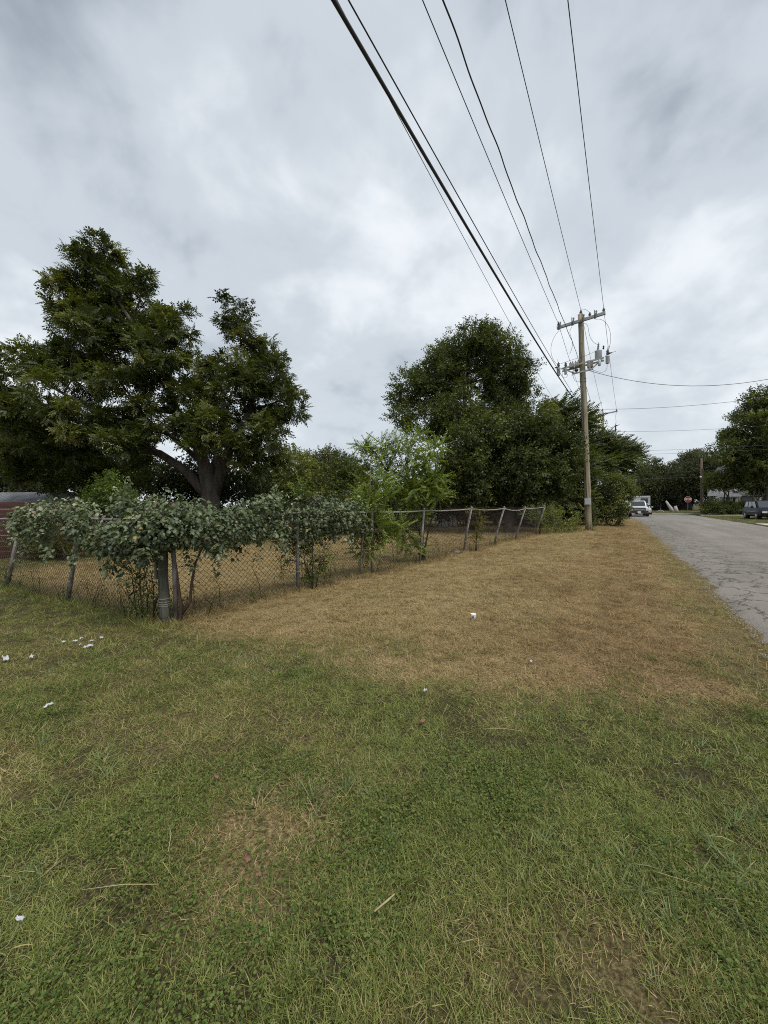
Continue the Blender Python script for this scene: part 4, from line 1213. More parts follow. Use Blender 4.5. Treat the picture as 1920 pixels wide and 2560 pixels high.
def fence_vine():
    rng = np.random.default_rng(55)
    # control along the fence: (x, y, low z, high z, half depth, leaves per metre)
    path = [(-9.9, 2.70, 1.30, 1.38, .10, 120), (-9.4, 2.66, 1.18, 1.46, .20, 480), (-8.7, 2.66, 1.08, 1.66, .36, 900), (-8.0, 2.72, 1.06, 1.70, .36, 820), (-7.2, 2.76, 1.02, 1.68, .38, 820),
            (-6.3, 2.82, .92, 1.70, .40, 950), (-5.6, 2.84, .90, 1.70, .48, 1400), (-5.1, 2.95, .94, 1.70, .48, 1400), (-5.1, 3.7, .98, 1.76, .40, 1500), (-5.1, 4.5, .98, 1.74, .42, 1900), (-5.08, 5.4, .94, 1.74, .42, 2000),
            (-5.0, 6.3, .88, 1.70, .44, 2000), (-4.95, 7.0, .84, 1.64, .42, 1500), (-4.87, 7.55, .95, 1.5, .3, 500)]
    A = np.array(path); seg = np.linalg.norm(np.diff(A[:, :2], axis=0), axis=1)
    root = empty('climbing_vine', (-5.2, 3.0, g(-5.2, 3.0)), 'sprawling grey green vine smothering the chain link corner', 'vine')
    base = np.array(root.location)
    P, D, S, T = [], [], [], []

    def clump(c, rad, n, tint, big=1.0):
        d = unit(rng.normal(0, 1, (n, 3))); rr = rng.uniform(.35, 1, n) ** .5
        pos = c + d * rr[:, None] * np.array(rad)
        dirs = d * np.array([.8, .8, .35]) + np.array([0, 0, -.55]) + rng.normal(0, .38, (n, 3))
        P.append(pos); D.append(dirs); S.append(np.clip(rng.lognormal(-2.98, .36, n), .024, .10) * big)
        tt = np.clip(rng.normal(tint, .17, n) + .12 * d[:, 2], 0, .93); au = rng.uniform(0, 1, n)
        tt[au < .006] = .965; tt[(au > .006) & (au < .011)] = 1.0
        T.append(tt)
    for k in range(len(seg)):
        for _ in range(max(2, int(seg[k] * (13 if k < 7 else 20)))):
            t = rng.uniform(); c = A[k] + (A[k + 1] - A[k]) * t
            tang = unit(A[k + 1, :2] - A[k, :2]); nor = np.array([-tang[1], tang[0]])
            hgt = rng.beta(1.6, 1.2); dep = rng.uniform(-1, 1) * c[4] * math.sqrt(max(.1, 1 - (2 * hgt - 1) ** 2))
            r = rng.uniform(.10, .23)
            z = c[2] + (c[3] - c[2]) * hgt
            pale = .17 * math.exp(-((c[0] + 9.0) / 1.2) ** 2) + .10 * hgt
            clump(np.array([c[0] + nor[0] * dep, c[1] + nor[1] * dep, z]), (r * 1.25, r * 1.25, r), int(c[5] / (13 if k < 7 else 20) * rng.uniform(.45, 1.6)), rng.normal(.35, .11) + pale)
            if rng.uniform() < .5:                                  # a hanging spray
                q = np.array([c[0] + nor[0] * dep * 1.2, c[1] + nor[1] * dep * 1.2, z]); dn = np.array([rng.normal(0, .3), rng.normal(0, .3), -1.0])
                for j in range(rng.integers(3, 8)):
                    clump(q + dn * (.10 + .08 * j), (.06, .06, .06), 6, .5 + pale, .85)
    # the heavy bulge over the corner
    for c, r, n in (((-5.45, 2.62, 1.30), (.34, .24, .28), 330), ((-5.05, 2.75, 1.36), (.30, .26, .30), 320), ((-5.85, 2.66, 1.22), (.36, .22, .24), 280), ((-5.2, 2.65, 1.08), (.24, .18, .18), 130), ((-6.3, 2.62, 1.16), (.36, .22, .24), 220), ((-4.8, 3.1, 1.34), (.26, .36, .28), 260),
                    ((-4.72, 3.6, 1.36), (.22, .4, .26), 220), ((-5.6, 2.7, .98), (.2, .14, .16), 60), ((-6.1, 2.6, .86), (.2, .14, .2), 46), ((-4.7, 3.3, 1.05), (.16, .2, .14), 60), ((-5.3, 3.0, 1.58), (.5, .4, .14), 200), ((-8.4, 2.5, 1.56), (.45, .3, .16), 190), ((-8.95, 2.5, 1.36), (.4, .25, .12), 130)):
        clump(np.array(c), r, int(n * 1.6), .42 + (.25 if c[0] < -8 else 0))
    # shoots reaching left past the last leaves and a few standing up
    for (sx, sy, sz, dx, dy, dz, L) in [(-9.6, 2.7, 1.32, -1, -.1, .06, .5), (-9.4, 2.6, 1.28, -1, -.2, .0, .45), (-6.1, 2.85, 1.7, -.1, 0, 1, .36), (-5.0, 4.6, 1.72, .1, .1, 1, .22), (-5.05, 5.3, 1.7, 0, 0, 1, .3), (-4.95, 6.9, 1.6, 0, .1, 1, .35), (-8.3, 2.4, 1.3, -.3, -.6, -.5, .4), (-7.7, 2.5, 1.05, .2, -.5, -.7, .35), (-6.8, 2.45, 1.0, .3, -.3, -.8, .3), (-4.5, 4.2, 1.1, .4, .3, -.8, .3)]:
        n = 34; t = rng.uniform(0, 1, n); dv = unit(np.array([[dx, dy, dz]]))[0]
        P.append(np.array([sx, sy, sz]) + dv * (t * L)[:, None] + rng.normal(0, .035, (n, 3)) * (1.3 - t[:, None])); D.append(dv * .5 + rng.normal(0, .6, (n, 3)) - np.array([0, 0, .3]))
        S.append(rng.uniform(.05, .09, n) * (1.1 - .4 * t)); T.append(np.clip(rng.normal(.62, .14, n), 0, .93))
    P, D, S, T = np.concatenate(P), np.concatenate(D), np.concatenate(S), np.concatenate(T)
    # the leaves that show largest (towards the camera, big) are single leaves; the rest is one mass
    d = np.linalg.norm(P - np.array([0, 0, EYE]), axis=1)
    nearside = (P[:, 1] < 2.72) & (P[:, 0] < -5.3) | (P[:, 0] > -4.95)
    score = S / d + nearside * .006
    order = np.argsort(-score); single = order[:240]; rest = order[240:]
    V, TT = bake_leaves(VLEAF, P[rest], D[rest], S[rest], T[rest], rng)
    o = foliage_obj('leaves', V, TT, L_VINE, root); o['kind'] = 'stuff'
    meshes = []
    for b in range(8):
        n = len(VLEAF); t0 = [.25, .35, .45, .52, .6, .7, .85, .3][b]
        meshes.append(mesh_np('leaf', VLEAF.reshape(-1, 3), np.arange(n * 4).reshape(n, 4), np.full(n, t0)))
        meshes[-1].materials.append(L_VINE)
    R = frames(D[single], rng.normal(0, .5, len(single)))
    for j, i in enumerate(single):
        lf = link('leaf', meshes[rng.integers(0, 8)], None, root)
        M = Matrix(R[j].tolist()).to_4x4(); M.translation = Vector(P[i] - base)
        lf.matrix_local = M @ Matrix.Scale(float(S[i]), 4)
    # woody stems
    x, y = RP[0][:2]; z = g(x, y)
    MB().tube([(x + .16, y + .12, z - .05), (x + .17, y + .13, z + .25), (x + .12, y + .12, z + .6), (x + .10, y + .1, z + .85), (x + .04, y + .08, z + 1.25)], [.026, .022, .019, .017, .012], 8).build('stem', VINE_WOOD, root, True)
    MB().tube([(x + .17, y + .14, z + .12), (x + .24, y + .22, z + .28), (x + .29, y + .22, z + .55), (x + .32, y + .26, z + .82), (x + .40, y + .32, z + 1.05), (x + .5, y + .6, z + 1.3)], [.024, .021, .019, .017, .014, .008], 8).build('stem', VINE_WOOD, root, True)
    MB().tube([(x - .02, y - .06, z + .42), (x - .16, y - .04, z + .26), (x - .24, y - .02, z + .08), (x - .27, y, z - .04)], [.018, .016, .014, .016], 7).build('stem', VINE_WOOD, root, True)
    for k in range(26):
        i = rng.integers(1, len(path) - 1); c = A[i] + (A[min(i + 1, len(A) - 1)] - A[i]) * rng.uniform(0, 1)
        s0 = np.array([c[0], c[1], c[2] + .35 * (c[3] - c[2])]); e0 = s0 + np.array([rng.normal(0, .5), rng.normal(0, .35), rng.uniform(-.1, .35)])
        MB().tube(wobble(s0, e0, 5, .06, rng), [.009, .008, .007, .006, .004], 5).build('runner', VINE_WOOD, root, True)


fence_vine()


def leafy(name, label, cat, base, stems, lobes, seed, kind, mat, group=None, dens=2.5, per=7, crad=.22, sscale=.8, tint0=.5, wind=(0, 0, 0), stem_mat=None, droop=0, shell=.3):
    """slender sapling: given stems, small crown lobes"""
    rng = np.random.default_rng(seed)
    z = g(*base)
    root = empty(name, (base[0], base[1], z), label, cat, group)
    for pts, rad in stems:
        MB().tube([(base[0] + p[0], base[1] + p[1], z + p[2]) for p in pts], rad, 7).build('stem', stem_mat or TWIG, root, True)
    V, T, C, O = crown(lobes, dens, per, kind, rng, crad, sscale, wind, droop, 0, shell, tint0)
    mb = MB()
    ends = np.array([(base[0] + p[0], base[1] + p[1], z + p[2]) for pts, r in stems for p in pts[1:]])
    for i in range(0, len(C), 2):
        k = int(np.argmin(np.linalg.norm(ends - C[i], axis=1)))
        mb.tube(wobble(ends[k], C[i], 4, .04, rng), [.010, .008, .006, .003], 4, cap=False)
    mb.build('branches', TWIG, root, True)['kind'] = 'stuff'
    foliage_obj('foliage', V, T, mat, root)
    return root


SG = 'saplings growing through the chain link'
I_ = lambda x, y: (x, y)
leafy('sapling_tree', 'tall bright green sapling bursting over the chain link in mid fence', 'sapling', (-4.75, 9.75),
      [([(0, 0, -.1), (.05, .02, .8), (.0, .1, 1.7), (.1, .3, 2.6), (.15, .5, 3.5)], [.045, .04, .032, .022, .008]), ([(.1, .1, -.1), (-.1, .1, .9), (-.5, -.2, 1.8), (-.9, -.3, 2.6)], [.035, .03, .022, .01]),
       ([(.05, -.1, -.1), (.15, .2, .9), (.3, .4, 1.6), (.45, .5, 2.1)], [.026, .022, .016, .006]), ([(-.1, 0, .5), (-.5, -.6, 1.3), (-.9, -1.1, 2.2), (-1.0, -1.3, 2.7)], [.026, .02, .014, .006])],
      lobes_from(lambda x, y: (774 + x * .265, 1000 + y * .2712), .245, 10.6, [(900, 420, 90, 90), (960, 330, 60, 70), (800, 520, 110, 90), (950, 560, 120, 100), (680, 600, 110, 80), (860, 680, 150, 100), (1030, 640, 80, 70), (1110, 560, 40, 45), (620, 740, 110, 80), (760, 800, 140, 90), (940, 820, 140, 90), (1090, 780, 80, 70),
                                    (560, 560, 60, 60), (600, 430, 40, 50), (490, 420, 40, 40), (690, 430, 50, 50), (1150, 470, 30, 30), (1210, 420, 30, 16), (1180, 700, 35, 30), (1220, 690, 25, 20), (1150, 800, 35, 22), (1190, 870, 40, 18), (560, 860, 100, 70), (800, 900, 120, 60), (960, 930, 110, 60), (1010, 1020, 60, 50), (930, 1290, 55, 70), (900, 1200, 60, 50), (1010, 1390, 40, 30)], 171, .35),
      171, 'shoot', L_SAP, SG, dens=6.5, per=9, crad=.16, sscale=.66, tint0=.6)
leafy('sapling_tree', 'thin sapling with a pale bare stem beside the third fence post', 'sapling', (-4.95, 7.05),
      [([(0, 0, -.1), (.02, .02, .35), (.03, .05, .75), (.06, .15, 1.3), (.1, .3, 1.9), (.0, .5, 2.6)], [.032, .028, .022, .018, .012, .005]), ([(0, 0, .4), (-.14, -.1, .62), (-.25, -.2, .9)], [.014, .01, .005]), ([(.02, .02, .4), (.2, .1, .75), (.3, .1, 1.0)], [.014, .01, .005])],
      lobes_from(Z5, .2712, 8.9, [(480, 960, 70, 60), (450, 1060, 90, 60), (520, 1120, 70, 60), (430, 1170, 80, 50), (380, 1270, 60, 40), (420, 1360, 60, 40), (520, 1180, 60, 60), (640, 1190, 50, 25), (720, 1160, 45, 22), (550, 1290, 40, 30), (560, 740, 60, 80), (440, 900, 50, 50)], 172, .2),
      172, 'wand', L_SAP, SG, dens=8.0, per=9, crad=.14, sscale=.62, tint0=.62, stem_mat=SAPBARK)
leafy('sapling_tree', 'leafy young sapling right of the second fence post', 'sapling', (-4.98, 5.5),
      [([(0, 0, -.1), (.01, .02, .5), (.0, .03, 1.0), (.03, .08, 1.7)], [.016, .014, .010, .005]), ([(.05, .05, 0), (.12, .12, .5), (.2, .2, .9)], [.01, .008, .004]), ([(0, 0, .1), (-.1, -.08, .5), (-.1, -.1, .8)], [.008, .006, .004])],
      lobes_from(Z2, .3858, 7.45, [(690, 640, 50, 40), (740, 690, 55, 50), (700, 760, 50, 50), (770, 780, 50, 50), (730, 850, 55, 40), (680, 900, 40, 40), (600, 710, 40, 20), (570, 790, 40, 18), (840, 790, 40, 20), (650, 350, 26, 30), (640, 330, 22, 22)], 173, .12),
      173, 'small', L_SAP, SG, dens=12, per=6, crad=.10, sscale=.72, tint0=.35)
leafy('wispy_shrub', 'wispy small leaved shrub just left of the corner post', 'shrub', (-5.68, 2.80),
      [([(0, 0, -.05), (-.05, 0, .5), (-.08, .02, 1.0)], [.010, .008, .004]), ([(.1, 0, -.05), (.12, .02, .4), (.05, 0, .85)], [.008, .007, .003]), ([(-.15, 0, -.05), (-.22, 0, .4), (-.3, 0, .8)], [.008, .006, .003]), ([(.2, .05, -.05), (.22, .04, .5), (.18, .0, .9)], [.008, .006, .003])],
      [((-5.75, 2.78, .75), (.22, .14, .2)), ((-5.6, 2.78, .5), (.2, .12, .18)), ((-5.9, 2.76, .5), (.16, .12, .18)), ((-5.55, 2.76, .28), (.18, .1, .14)), ((-5.85, 2.76, .95), (.25, .14, .14)), ((-6.1, 2.74, .8), (.14, .1, .12))],
      177, 'small', L_VINE2, None, dens=16, per=5, crad=.10, sscale=.5, tint0=.45)
leafy('vine_column', 'leafy vine hanging in a column from the top rail by a leaning post', 'vine', (-4.15, 12.75),
      [([(0, 0, -.05), (.02, 0, .3), (.06, .05, .8), (.12, .1, 1.4)], [.018, .016, .014, .01]), ([(.03, .02, -.05), (.0, .05, .6), (.1, .1, 1.3)], [.01, .01, .006])],
      lobes_from(Z5, .2712, 13.0, [(1440, 1040, 40, 25), (1490, 1050, 50, 30), (1480, 1110, 40, 40), (1475, 1170, 34, 40), (1470, 1230, 24, 34), (1465, 1280, 14, 24)], 174, .08),
      174, 'small', L_YELL, None, dens=16, per=6, crad=.10, sscale=.7, tint0=.35)
leafy('ivy_mound', 'dark ivy mound swallowing the far end of the chain link fence', 'ivy', (-3.4, 20.6),
      [([(0, 0, -.1), (.05, 0, .8), (0, .1, 1.4)], [.03, .025, .015])],
      [lobe(px, py, d, rx, ry) for px, py, d, rx, ry in [(1345, 1300, 19.0, 18, 28), (1375, 1290, 19.8, 26, 22), (1405, 1290, 20.6, 28, 24), (1390, 1315, 20.2, 34, 24), (1425, 1305, 21.2, 22, 22), (1355, 1325, 19.3, 20, 16), (1415, 1326, 20.9, 24, 14), (1330, 1281, 18.3, 18, 6)]],
      175, 'small', L_VINE2, None, dens=3.2, per=9, crad=.22, sscale=1.1, tint0=.72)


def fence_weeds():
    """rank growth along the foot of the fence"""
    rng = np.random.default_rng(88)
    P, D, S, T = [], [], [], []
    mb = MB()
    pts = []
    for Pn in (RP, LP):
        for k in range(len(Pn) - 2):
            a, b = np.array(Pn[k][:2]), np.array(Pn[k + 1][:2])
            for _ in range(15 if Pn is RP else 12):
                pts.append(a + (b - a) * rng.uniform(0, 1))
    for _ in range(20): pts.append(np.array(LP[0][:2]) + np.array([rng.uniform(-1.0, .1), rng.normal(0, .1)]))
    for c in pts:
        c = c + rng.normal(0, .09, 2); h = rng.uniform(.15, .85) * rng.uniform(.5, 1.1); z = g(*c)
        e = np.array([c[0] + rng.normal(0, .1), c[1] + rng.normal(0, .1), z + h])
        st = wobble((c[0], c[1], z - .03), e, 4, .025, rng)
        mb.tube(st, [.005, .0045, .004, .002], 4, cap=False)
        n = int(h * 48 * rng.uniform(.2, 1.4))
        t = rng.uniform(.15, 1, n)[:, None]
        P.append(np.array((c[0], c[1], z)) + (e - np.array((c[0], c[1], z))) * t + rng.normal(0, .05, (n, 3))); D.append(rng.normal(0, 1, (n, 3)))
        S.append(rng.uniform(.02, .05, n)); T.append(np.clip(rng.normal(.4, .2, n), 0, .93))
    P, D, S, T = map(np.concatenate, (P, D, S, T))
    tpl = np.array([leafq((0, 0, 0), (1, 0, 0), (0, 1, 0), (0, 0, 1), 1.0, .5)])
    V, TT = bake_leaves(tpl, P, D, S, T, rng, 1.5)
    n0 = len(mb.v); nq = len(V) // 4
    me = bpy.data.meshes.new('weeds')
    allv = mb.v + [tuple(v) for v in V]; me.from_pydata(allv, [], mb.f + [tuple(range(n0 + 4 * i, n0 + 4 * i + 4)) for i in range(nq)])
    a = me.attributes.new('tint', 'FLOAT', 'FACE'); a.data.foreach_set('value', np.concatenate([np.zeros(len(mb.f)), TT]).astype(np.float32))
    tag(link('weeds', me, L_VINE2), 'wispy weeds growing along the foot of the chain link fence', 'weeds', kind='stuff')


fence_weeds()

# ------------------------------------------------------------------ utility poles and wires
def disc_insulator(b, ax, s=1.0):
    return MB().lathe(b, ax, [(0, .018 * s), (.05 * s, .02 * s), (.06 * s, .075 * s), (.10 * s, .05 * s), (.115 * s, .085 * s), (.155 * s, .04 * s), (.17 * s, .055 * s), (.215 * s, .04 * s), (.24 * s, .025 * s)], 11)


def bez(p, q, r, s, n=9):
    p, q, r, s = map(Vector, (p, q, r, s)); return [p * (1 - t) ** 3 + q * 3 * t * (1 - t) ** 2 + r * 3 * t * t * (1 - t) + s * t ** 3 for t in np.linspace(0, 1, n)]


PX, PY = -1.42, 24.5
PTOP = Vector((-1.82, 24.2, 12.15))


def near_pole():
    zb = g(PX, PY)
    root = empty('utility_pole', (PX, PY, zb), 'tall weathered wooden utility pole with crossarm and hardware on the verge', 'utility pole')
    B = Vector((PX, PY, zb - .3))

    def ax(z): return B.lerp(PTOP, (z - B.z) / (PTOP.z - B.z))
    zs = np.linspace(B.z, PTOP.z, 14); rr = np.linspace(.185, .135, 14)
    MB().tube([ax(z) + Vector((random.uniform(-.012, .012), random.uniform(-.012, .012), 0)) for z in zs], rr, 18).build('shaft', POLE_WOOD, root, True)
    # crossarm on the street side
    c = ax(11.72) + Vector((0, -.20, 0)); tilt = .11
    e0, e1 = c + Vector((-1.2, 0, -tilt)), c + Vector((1.2, 0, tilt))
    arm = MB().beam(e0, e1, .12, .15).build('crossarm', ARM, root)
    MB().tube([ax(11.72), c + Vector((0, -.1, 0))], .03, 8).build('bolt', GALV, arm)

    def A(t): return c + Vector((1.2 * t, 0, tilt * t))
    for t in (.93, .38): disc_insulator(A(t) + Vector((0, 0, .08)), (0, 0, 1), .95).build('pin_insulator', PORC, arm, True)
    disc_insulator(ax(12.12) + Vector((.02, 0, .03)), (0, 0, 1), 1.0).build('pole_top_insulator', PORC, root, True)
    disc_insulator(A(-.93) + Vector((0, 0, .08)), (0, 0, 1), .9).build('pin_insulator', PORC, arm, True)
    # fused cutouts hang off the arm
    cuts = []
    for t in (-.86, -.30, .12, .62):
        p = A(t) + Vector((0, -.17, 0))
        cu = MB().lathe(p + Vector((.0, 0, -.20)), (.1, -.05, 1), [(0, .03), (.04, .05), (.08, .03), (.14, .055), (.18, .03), (.24, .055), (.28, .03), (.36, .05), (.42, .03)], 9).build('fuse_cutout', PORC, arm, True)
        MB().tube([p + Vector((-.04, -.12, -.27)), p + Vector((-.04, -.13, .2))], .022, 7).build('fuse_tube', POLYM, cu)
        MB().beam(A(t) + Vector((0, -.05, 0)), p + Vector((0, -.02, 0)), .05, .06).build('bracket', GALV, cu)
        cuts.append(p)
    # capacitor rack lower down
    zc = 9.35; q = ax(zc)
    rk = MB()
    for yy in (-.24, .24):
        rk.beam(q + Vector((-1.05, yy, -.08)), q + Vector((1.05, yy, .12)), .06, .08)
    rk.beam(q + Vector((-.45, -.24, -.47)), q + Vector((.52, -.24, -.40)), .06, .08)
    rk.beam(q + Vector((-1.0, -.24, -.08)), q + Vector((-.35, -.24, -.47)), .05, .06)
    rk.beam(q + Vector((1.0, -.24, .10)), q + Vector((.45, -.24, -.40)), .05, .06)
    rk.beam(q + Vector((.35, -.26, .10)), q + Vector((.38, -.26, -.40)), .08, .05)
    rack = rk.build('equipment_rack', ARM, root)
    for dx in (-.55, -.28):
        cb = MB().box(q + Vector((dx, .02, .06)), (.22, .34, .26)).build('capacitor', CAPBOX, rack)
        for s in (-.06, .06): MB().lathe(q + Vector((dx + s, 0, .19)), (0, 0, 1), [(0, .02), (.03, .035), (.06, .02), (.09, .035), (.12, .015)], 8).build('bushing', PORC, cb)
    cb = MB().box(q + Vector((.38, .05, -.02)), (.28, .34, .36)).build('capacitor', CAPBOX, rack)
    # round tank on the right with bushing and arrester
    tb = q + Vector((.78, -.05, .16))
    tank = MB().lathe(tb, (0, 0, 1), [(0, .15), (.02, .172), (.38, .172), (.40, .182), (.44, .182), (.46, .14)], 16).build('tank', TANK, rack, True)
    MB().lathe(tb + Vector((-.02, 0, .46)), (.08, 0, 1), [(0, .04), (.05, .06), (.08, .04), (.13, .058), (.17, .038), (.22, .055), (.26, .036), (.32, .05), (.36, .03), (.44, .015)], 9).build('bushing', PORC, tank, True)
    MB().lathe(tb + Vector((.24, -.05, .46)), (.05, 0, 1), [(0, .035), (.05, .05), (.1, .035), (.15, .05), (.2, .02)], 8).build('arrester', POLYM, tank, True)

    def switch(p, big=1.0, up=True):
        s = MB().lathe(p, (0, 0, 1), [(-.36 * big, .085 * big), (-.34 * big, .095 * big), (-.02, .095 * big), (0, .11 * big), (.06, .11 * big), (.07, .05)], 12).build('oil_switch', TANK, rack, True)
        MB().lathe(p + Vector((0, 0, .07)), (0, 0, 1), [(0, .04), (.05, .075), (.08, .04), (.14, .085), (.18, .045), (.24, .075), (.28, .03), (.34, .015)], 9).build('bushing', POLYM, s, True)
        if up: MB().tube(bez(p + Vector((0, 0, .40)), p + Vector((-.02, 0, .62)), p + Vector((.12, 0, .62)), p + Vector((.07, 0, .40)), 8), .008, 5).build('lead', CABLE2, s)
        return s
    sw = switch(q + Vector((1.22, -.2, .14)), 1.0)
    MB().lathe(q + Vector((1.26, -.2, .3)), (1, 0, .15), [(0, .03), (.05, .05), (.1, .03), (.14, .045), (.16, .012), (.36, .008)], 8).build('side_bushing', POLYM, sw, True)
    s2 = switch(q + Vector((-1.2, -.2, -.06)), 1.0, False)
    MB().lathe(q + Vector((-1.24, -.2, .06)), (-1, 0, -.05), [(0, .03), (.05, .05), (.1, .03), (.14, .045), (.16, .012), (.30, .008)], 8).build('side_bushing', POLYM, s2, True)
    MB().tube([q + Vector((-1.2, -.2, .28)), q + Vector((-1.27, -.2, .52))], [.012, .004], 5).build('spike', CABLE2, s2)
    switch(q + Vector((-.82, -.28, -.16)), .8, False); 
    s4 = MB().lathe(q + Vector((.84, -.3, -.30)), (0, 0, 1), [(0, .06), (.02, .075), (.30, .075), (.34, .03)], 10).build('small_switch', TANK, rack, True)
    MB().lathe(q + Vector((-.28, -.32, -.30)), (0, 1, 0), [(0, .10), (.05, .11), (.10, .10), (.12, .05)], 11).build('control_coil', POLYM, rack, True)
    MB().tube([q + Vector((-.42, -.34, -.25)), q + Vector((-.50, -.34, -.62))], [.022, .018], 6).build('control_handle', POLYM, rack)
    # jumper leads, each its own part
    ju = [bez(cuts[0] + Vector((-.03, -.1, -.3)), cuts[0] + Vector((-.55, -.1, -.75)), q + Vector((-1.75, -.2, .75)), q + Vector((-1.25, -.2, .2)), 14),
          bez(cuts[1] + Vector((-.04, -.1, -.3)), cuts[1] + Vector((-.38, -.1, -.7)), cuts[1] + Vector((.25, -.1, -1.0)), q + Vector((-.62, -.25, .65)), 12),
          bez(cuts[2] + Vector((.0, -.1, -.3)), cuts[2] + Vector((.45, -.1, -.3)), cuts[2] + Vector((.05, -.1, -1.2)), tb + Vector((-.02, 0, .78)), 14),
          bez(cuts[3] + Vector((0, -.1, -.3)), cuts[3] + Vector((.45, -.1, -.25)), q + Vector((1.55, -.2, 1.5)), q + Vector((1.28, -.2, .52)), 14),
          bez(q + Vector((1.2, -.2, -.22)), q + Vector((1.25, -.2, -.9)), q + Vector((.75, -.25, -.62)), q + Vector((.5, -.28, -.42)), 12),
          bez(q + Vector((-1.0, -.25, -.2)), q + Vector((-1.05, -.25, -.7)), q + Vector((-.75, -.25, -.75)), q + Vector((-.72, -.28, -.45)), 10),
          bez(q + Vector((-.45, -.25, -.5)), q + Vector((-.42, -.2, -1.0)), q + Vector((-.2, -.15, -.95)), ax(8.45) + Vector((-.1, -.12, 0)), 10),
          bez(ax(12.3), ax(12.4) + Vector((.1, -.1, .15)), A(.3) + Vector((0, 0, .4)), A(.38) + Vector((0, 0, .3)), 9),
          [q + Vector((-1.1, -.2, .22)), q + Vector((-.6, -.15, .33)), q + Vector((.2, -.2, .42)), q + Vector((.75, -.1, .62))]]
    for j in ju: MB().tube(j, .009, 5).build('jumper_wire', CABLE2, root, True)
    # riser conduit with cable, service box, ground strap, tag
    MB().tube([ax(z) + Vector((-.04, -.175 + .004 * k, 0)) for k, z in enumerate(np.linspace(1.95, 8.3, 12))], .016, 6).build('riser_cable', CABLE, root, True)
    bx_ = ax(1.72) + Vector((.02, -.245, 0))
    bo = MB().box(bx_, (.32, .15, .36)).build('service_box', BOXGREY, root)
    MB().box(bx_ + Vector((0, -.082, 0)), (.26, .014, .30)).build('box_door', TANK, bo)
    MB().tube([bx_ + Vector((0, 0, .18)), bx_ + Vector((0, .03, .27))], .025, 8).build('box_fitting', GALV, bo)
    for z in (8.55, 8.40): MB().tube([ax(z), ax(z) + Vector((0, 0, .03))], .168, 14).build('pole_band', GALV, root)
    for z in (9.9, 9.1, 11.5, 10.5): MB().tube([ax(z) + Vector((0, -.13, 0)), ax(z) + Vector((0, -.19, 0))], .022, 7).build('bolt', GALV, root)
    hk = ax(9.05); MB().tube([hk + Vector((.13, 0, 0)), hk + Vector((.24, -.02, -.03))], .018, 6).build('service_hook', GALV, root)
    hk = ax(6.85); MB().tube([hk + Vector((.13, 0, .05)), hk + Vector((.32, -.02, 0))], .018, 6).build('service_hook', GALV, root)
    return ax


AX = near_pole()
leafy('pole_ivy', 'ivy climbing the right side of the near utility pole foot', 'ivy', (-1.22, 24.42), [([(0, 0, -.05), (.0, 0, .8), (-.02, 0, 1.7)], [.014, .012, .006])],
      [lobe(px, py, 21.55, rx, ry, .14) for px, py, rx, ry in [(1486, 1262, 8, 14), (1490, 1285, 10, 14), (1488, 1308, 7, 12), (1487, 1324, 5, 8)]], 176, 'small', L_VINE2, None, dens=14, per=6, crad=.10, sscale=.7, tint0=.45)


def far_pole(x, y, h, name, label, arm=True):
    zb = g(x, y)
    root = empty(name, (x, y, zb), label, 'utility pole')
    MB().tube([(x, y, zb - .3), (x - .03, y, h * .5), (x - .06, y, h)], [.17, .15, .125], 14).build('shaft', POLE_WOOD if arm else POLE_DARK, root, True)
    if arm:
        a = MB().beam((x - 1.5, y - .16, h - .42), (x + 1.4, y - .16, h - .12), .10, .13).build('crossarm', ARM, root)
        for t in (-1.4, 1.3): disc_insulator((x + t, y - .16, h - .2 + t * .05), (0, 0, 1)).build('pin_insulator', PORC, a, True)
        disc_insulator((x - .06, y, h + .02), (0, 0, 1)).build('pin_insulator', PORC, root, True)
        a2 = MB().beam((x - .1, y - .16, h - 2.45), (x + 1.35, y - .16, h - 2.2), .08, .1).build('lower_arm', ARM, root)
        MB().lathe((x + 1.2, y - .2, h - 2.3), (0, 0, 1), [(0, .06), (.3, .06), (.32, .1), (.4, .04), (.5, .1), (.6, .04), (.8, .02)], 9).build('arrester', POLYM, a2, True)
        MB().lathe((x + 1.2, y - .2, h - 1.75), (1, 0, .2), [(0, .05), (.1, .08), (.2, .04), (.4, .03)], 8).build('side_bushing', POLYM, a2, True)
        MB().tube(bez((x + 1.3, y - .2, h - .2), (x + 1.1, y - .2, h - .8), (x + 1.35, y - .2, h - 1.2), (x + 1.2, y - .2, h - 1.7)), .015, 5).build('jumper_wire', CABLE2, root)
        MB().tube(bez((x + .1, y - .2, h - .9), (x + .2, y - .2, h - 1.6), (x + .6, y - .2, h - 1.9), (x + .9, y - .2, h - 1.9)), .015, 5).build('jumper_wire', CABLE2, root)
    return root


far_pole(-1.5, 51.0, 12.1, 'utility_pole', 'second utility pole whose crossarm shows above the roadside elm')
p3 = far_pole(10.3, 71.6, 8.0, 'utility_pole', 'short bare utility pole between the stop sign and the hedges', False)
MB().lathe((10.1, 71.4, 5.3), (0, -1, 0), [(0, .04), (.1, .12), (.25, .14), (.3, .05)], 9).build('lamp_head', TRIM, p3)
MB().tube([(10.38, 71.42, -.1), (10.36, 71.43, 6.5)], .07, 8).build('riser_pipe', POLE_DARK, p3)


def wire_pts(xa, ya, za, m, s, y_end=-20.0, L=46.0, n=60, wave=0.0):
    P = []
    for y in np.linspace(ya, y_end, n):
        t = (ya - y) / L
        P.append((xa + m * (y - ya) + wave * math.sin(y * 2.3) + wave * .5 * math.sin(y * 5.1 + 1), y, za - 4 * s * t * (1 - t) + wave * .8 * math.cos(y * 2.3)))
    return P


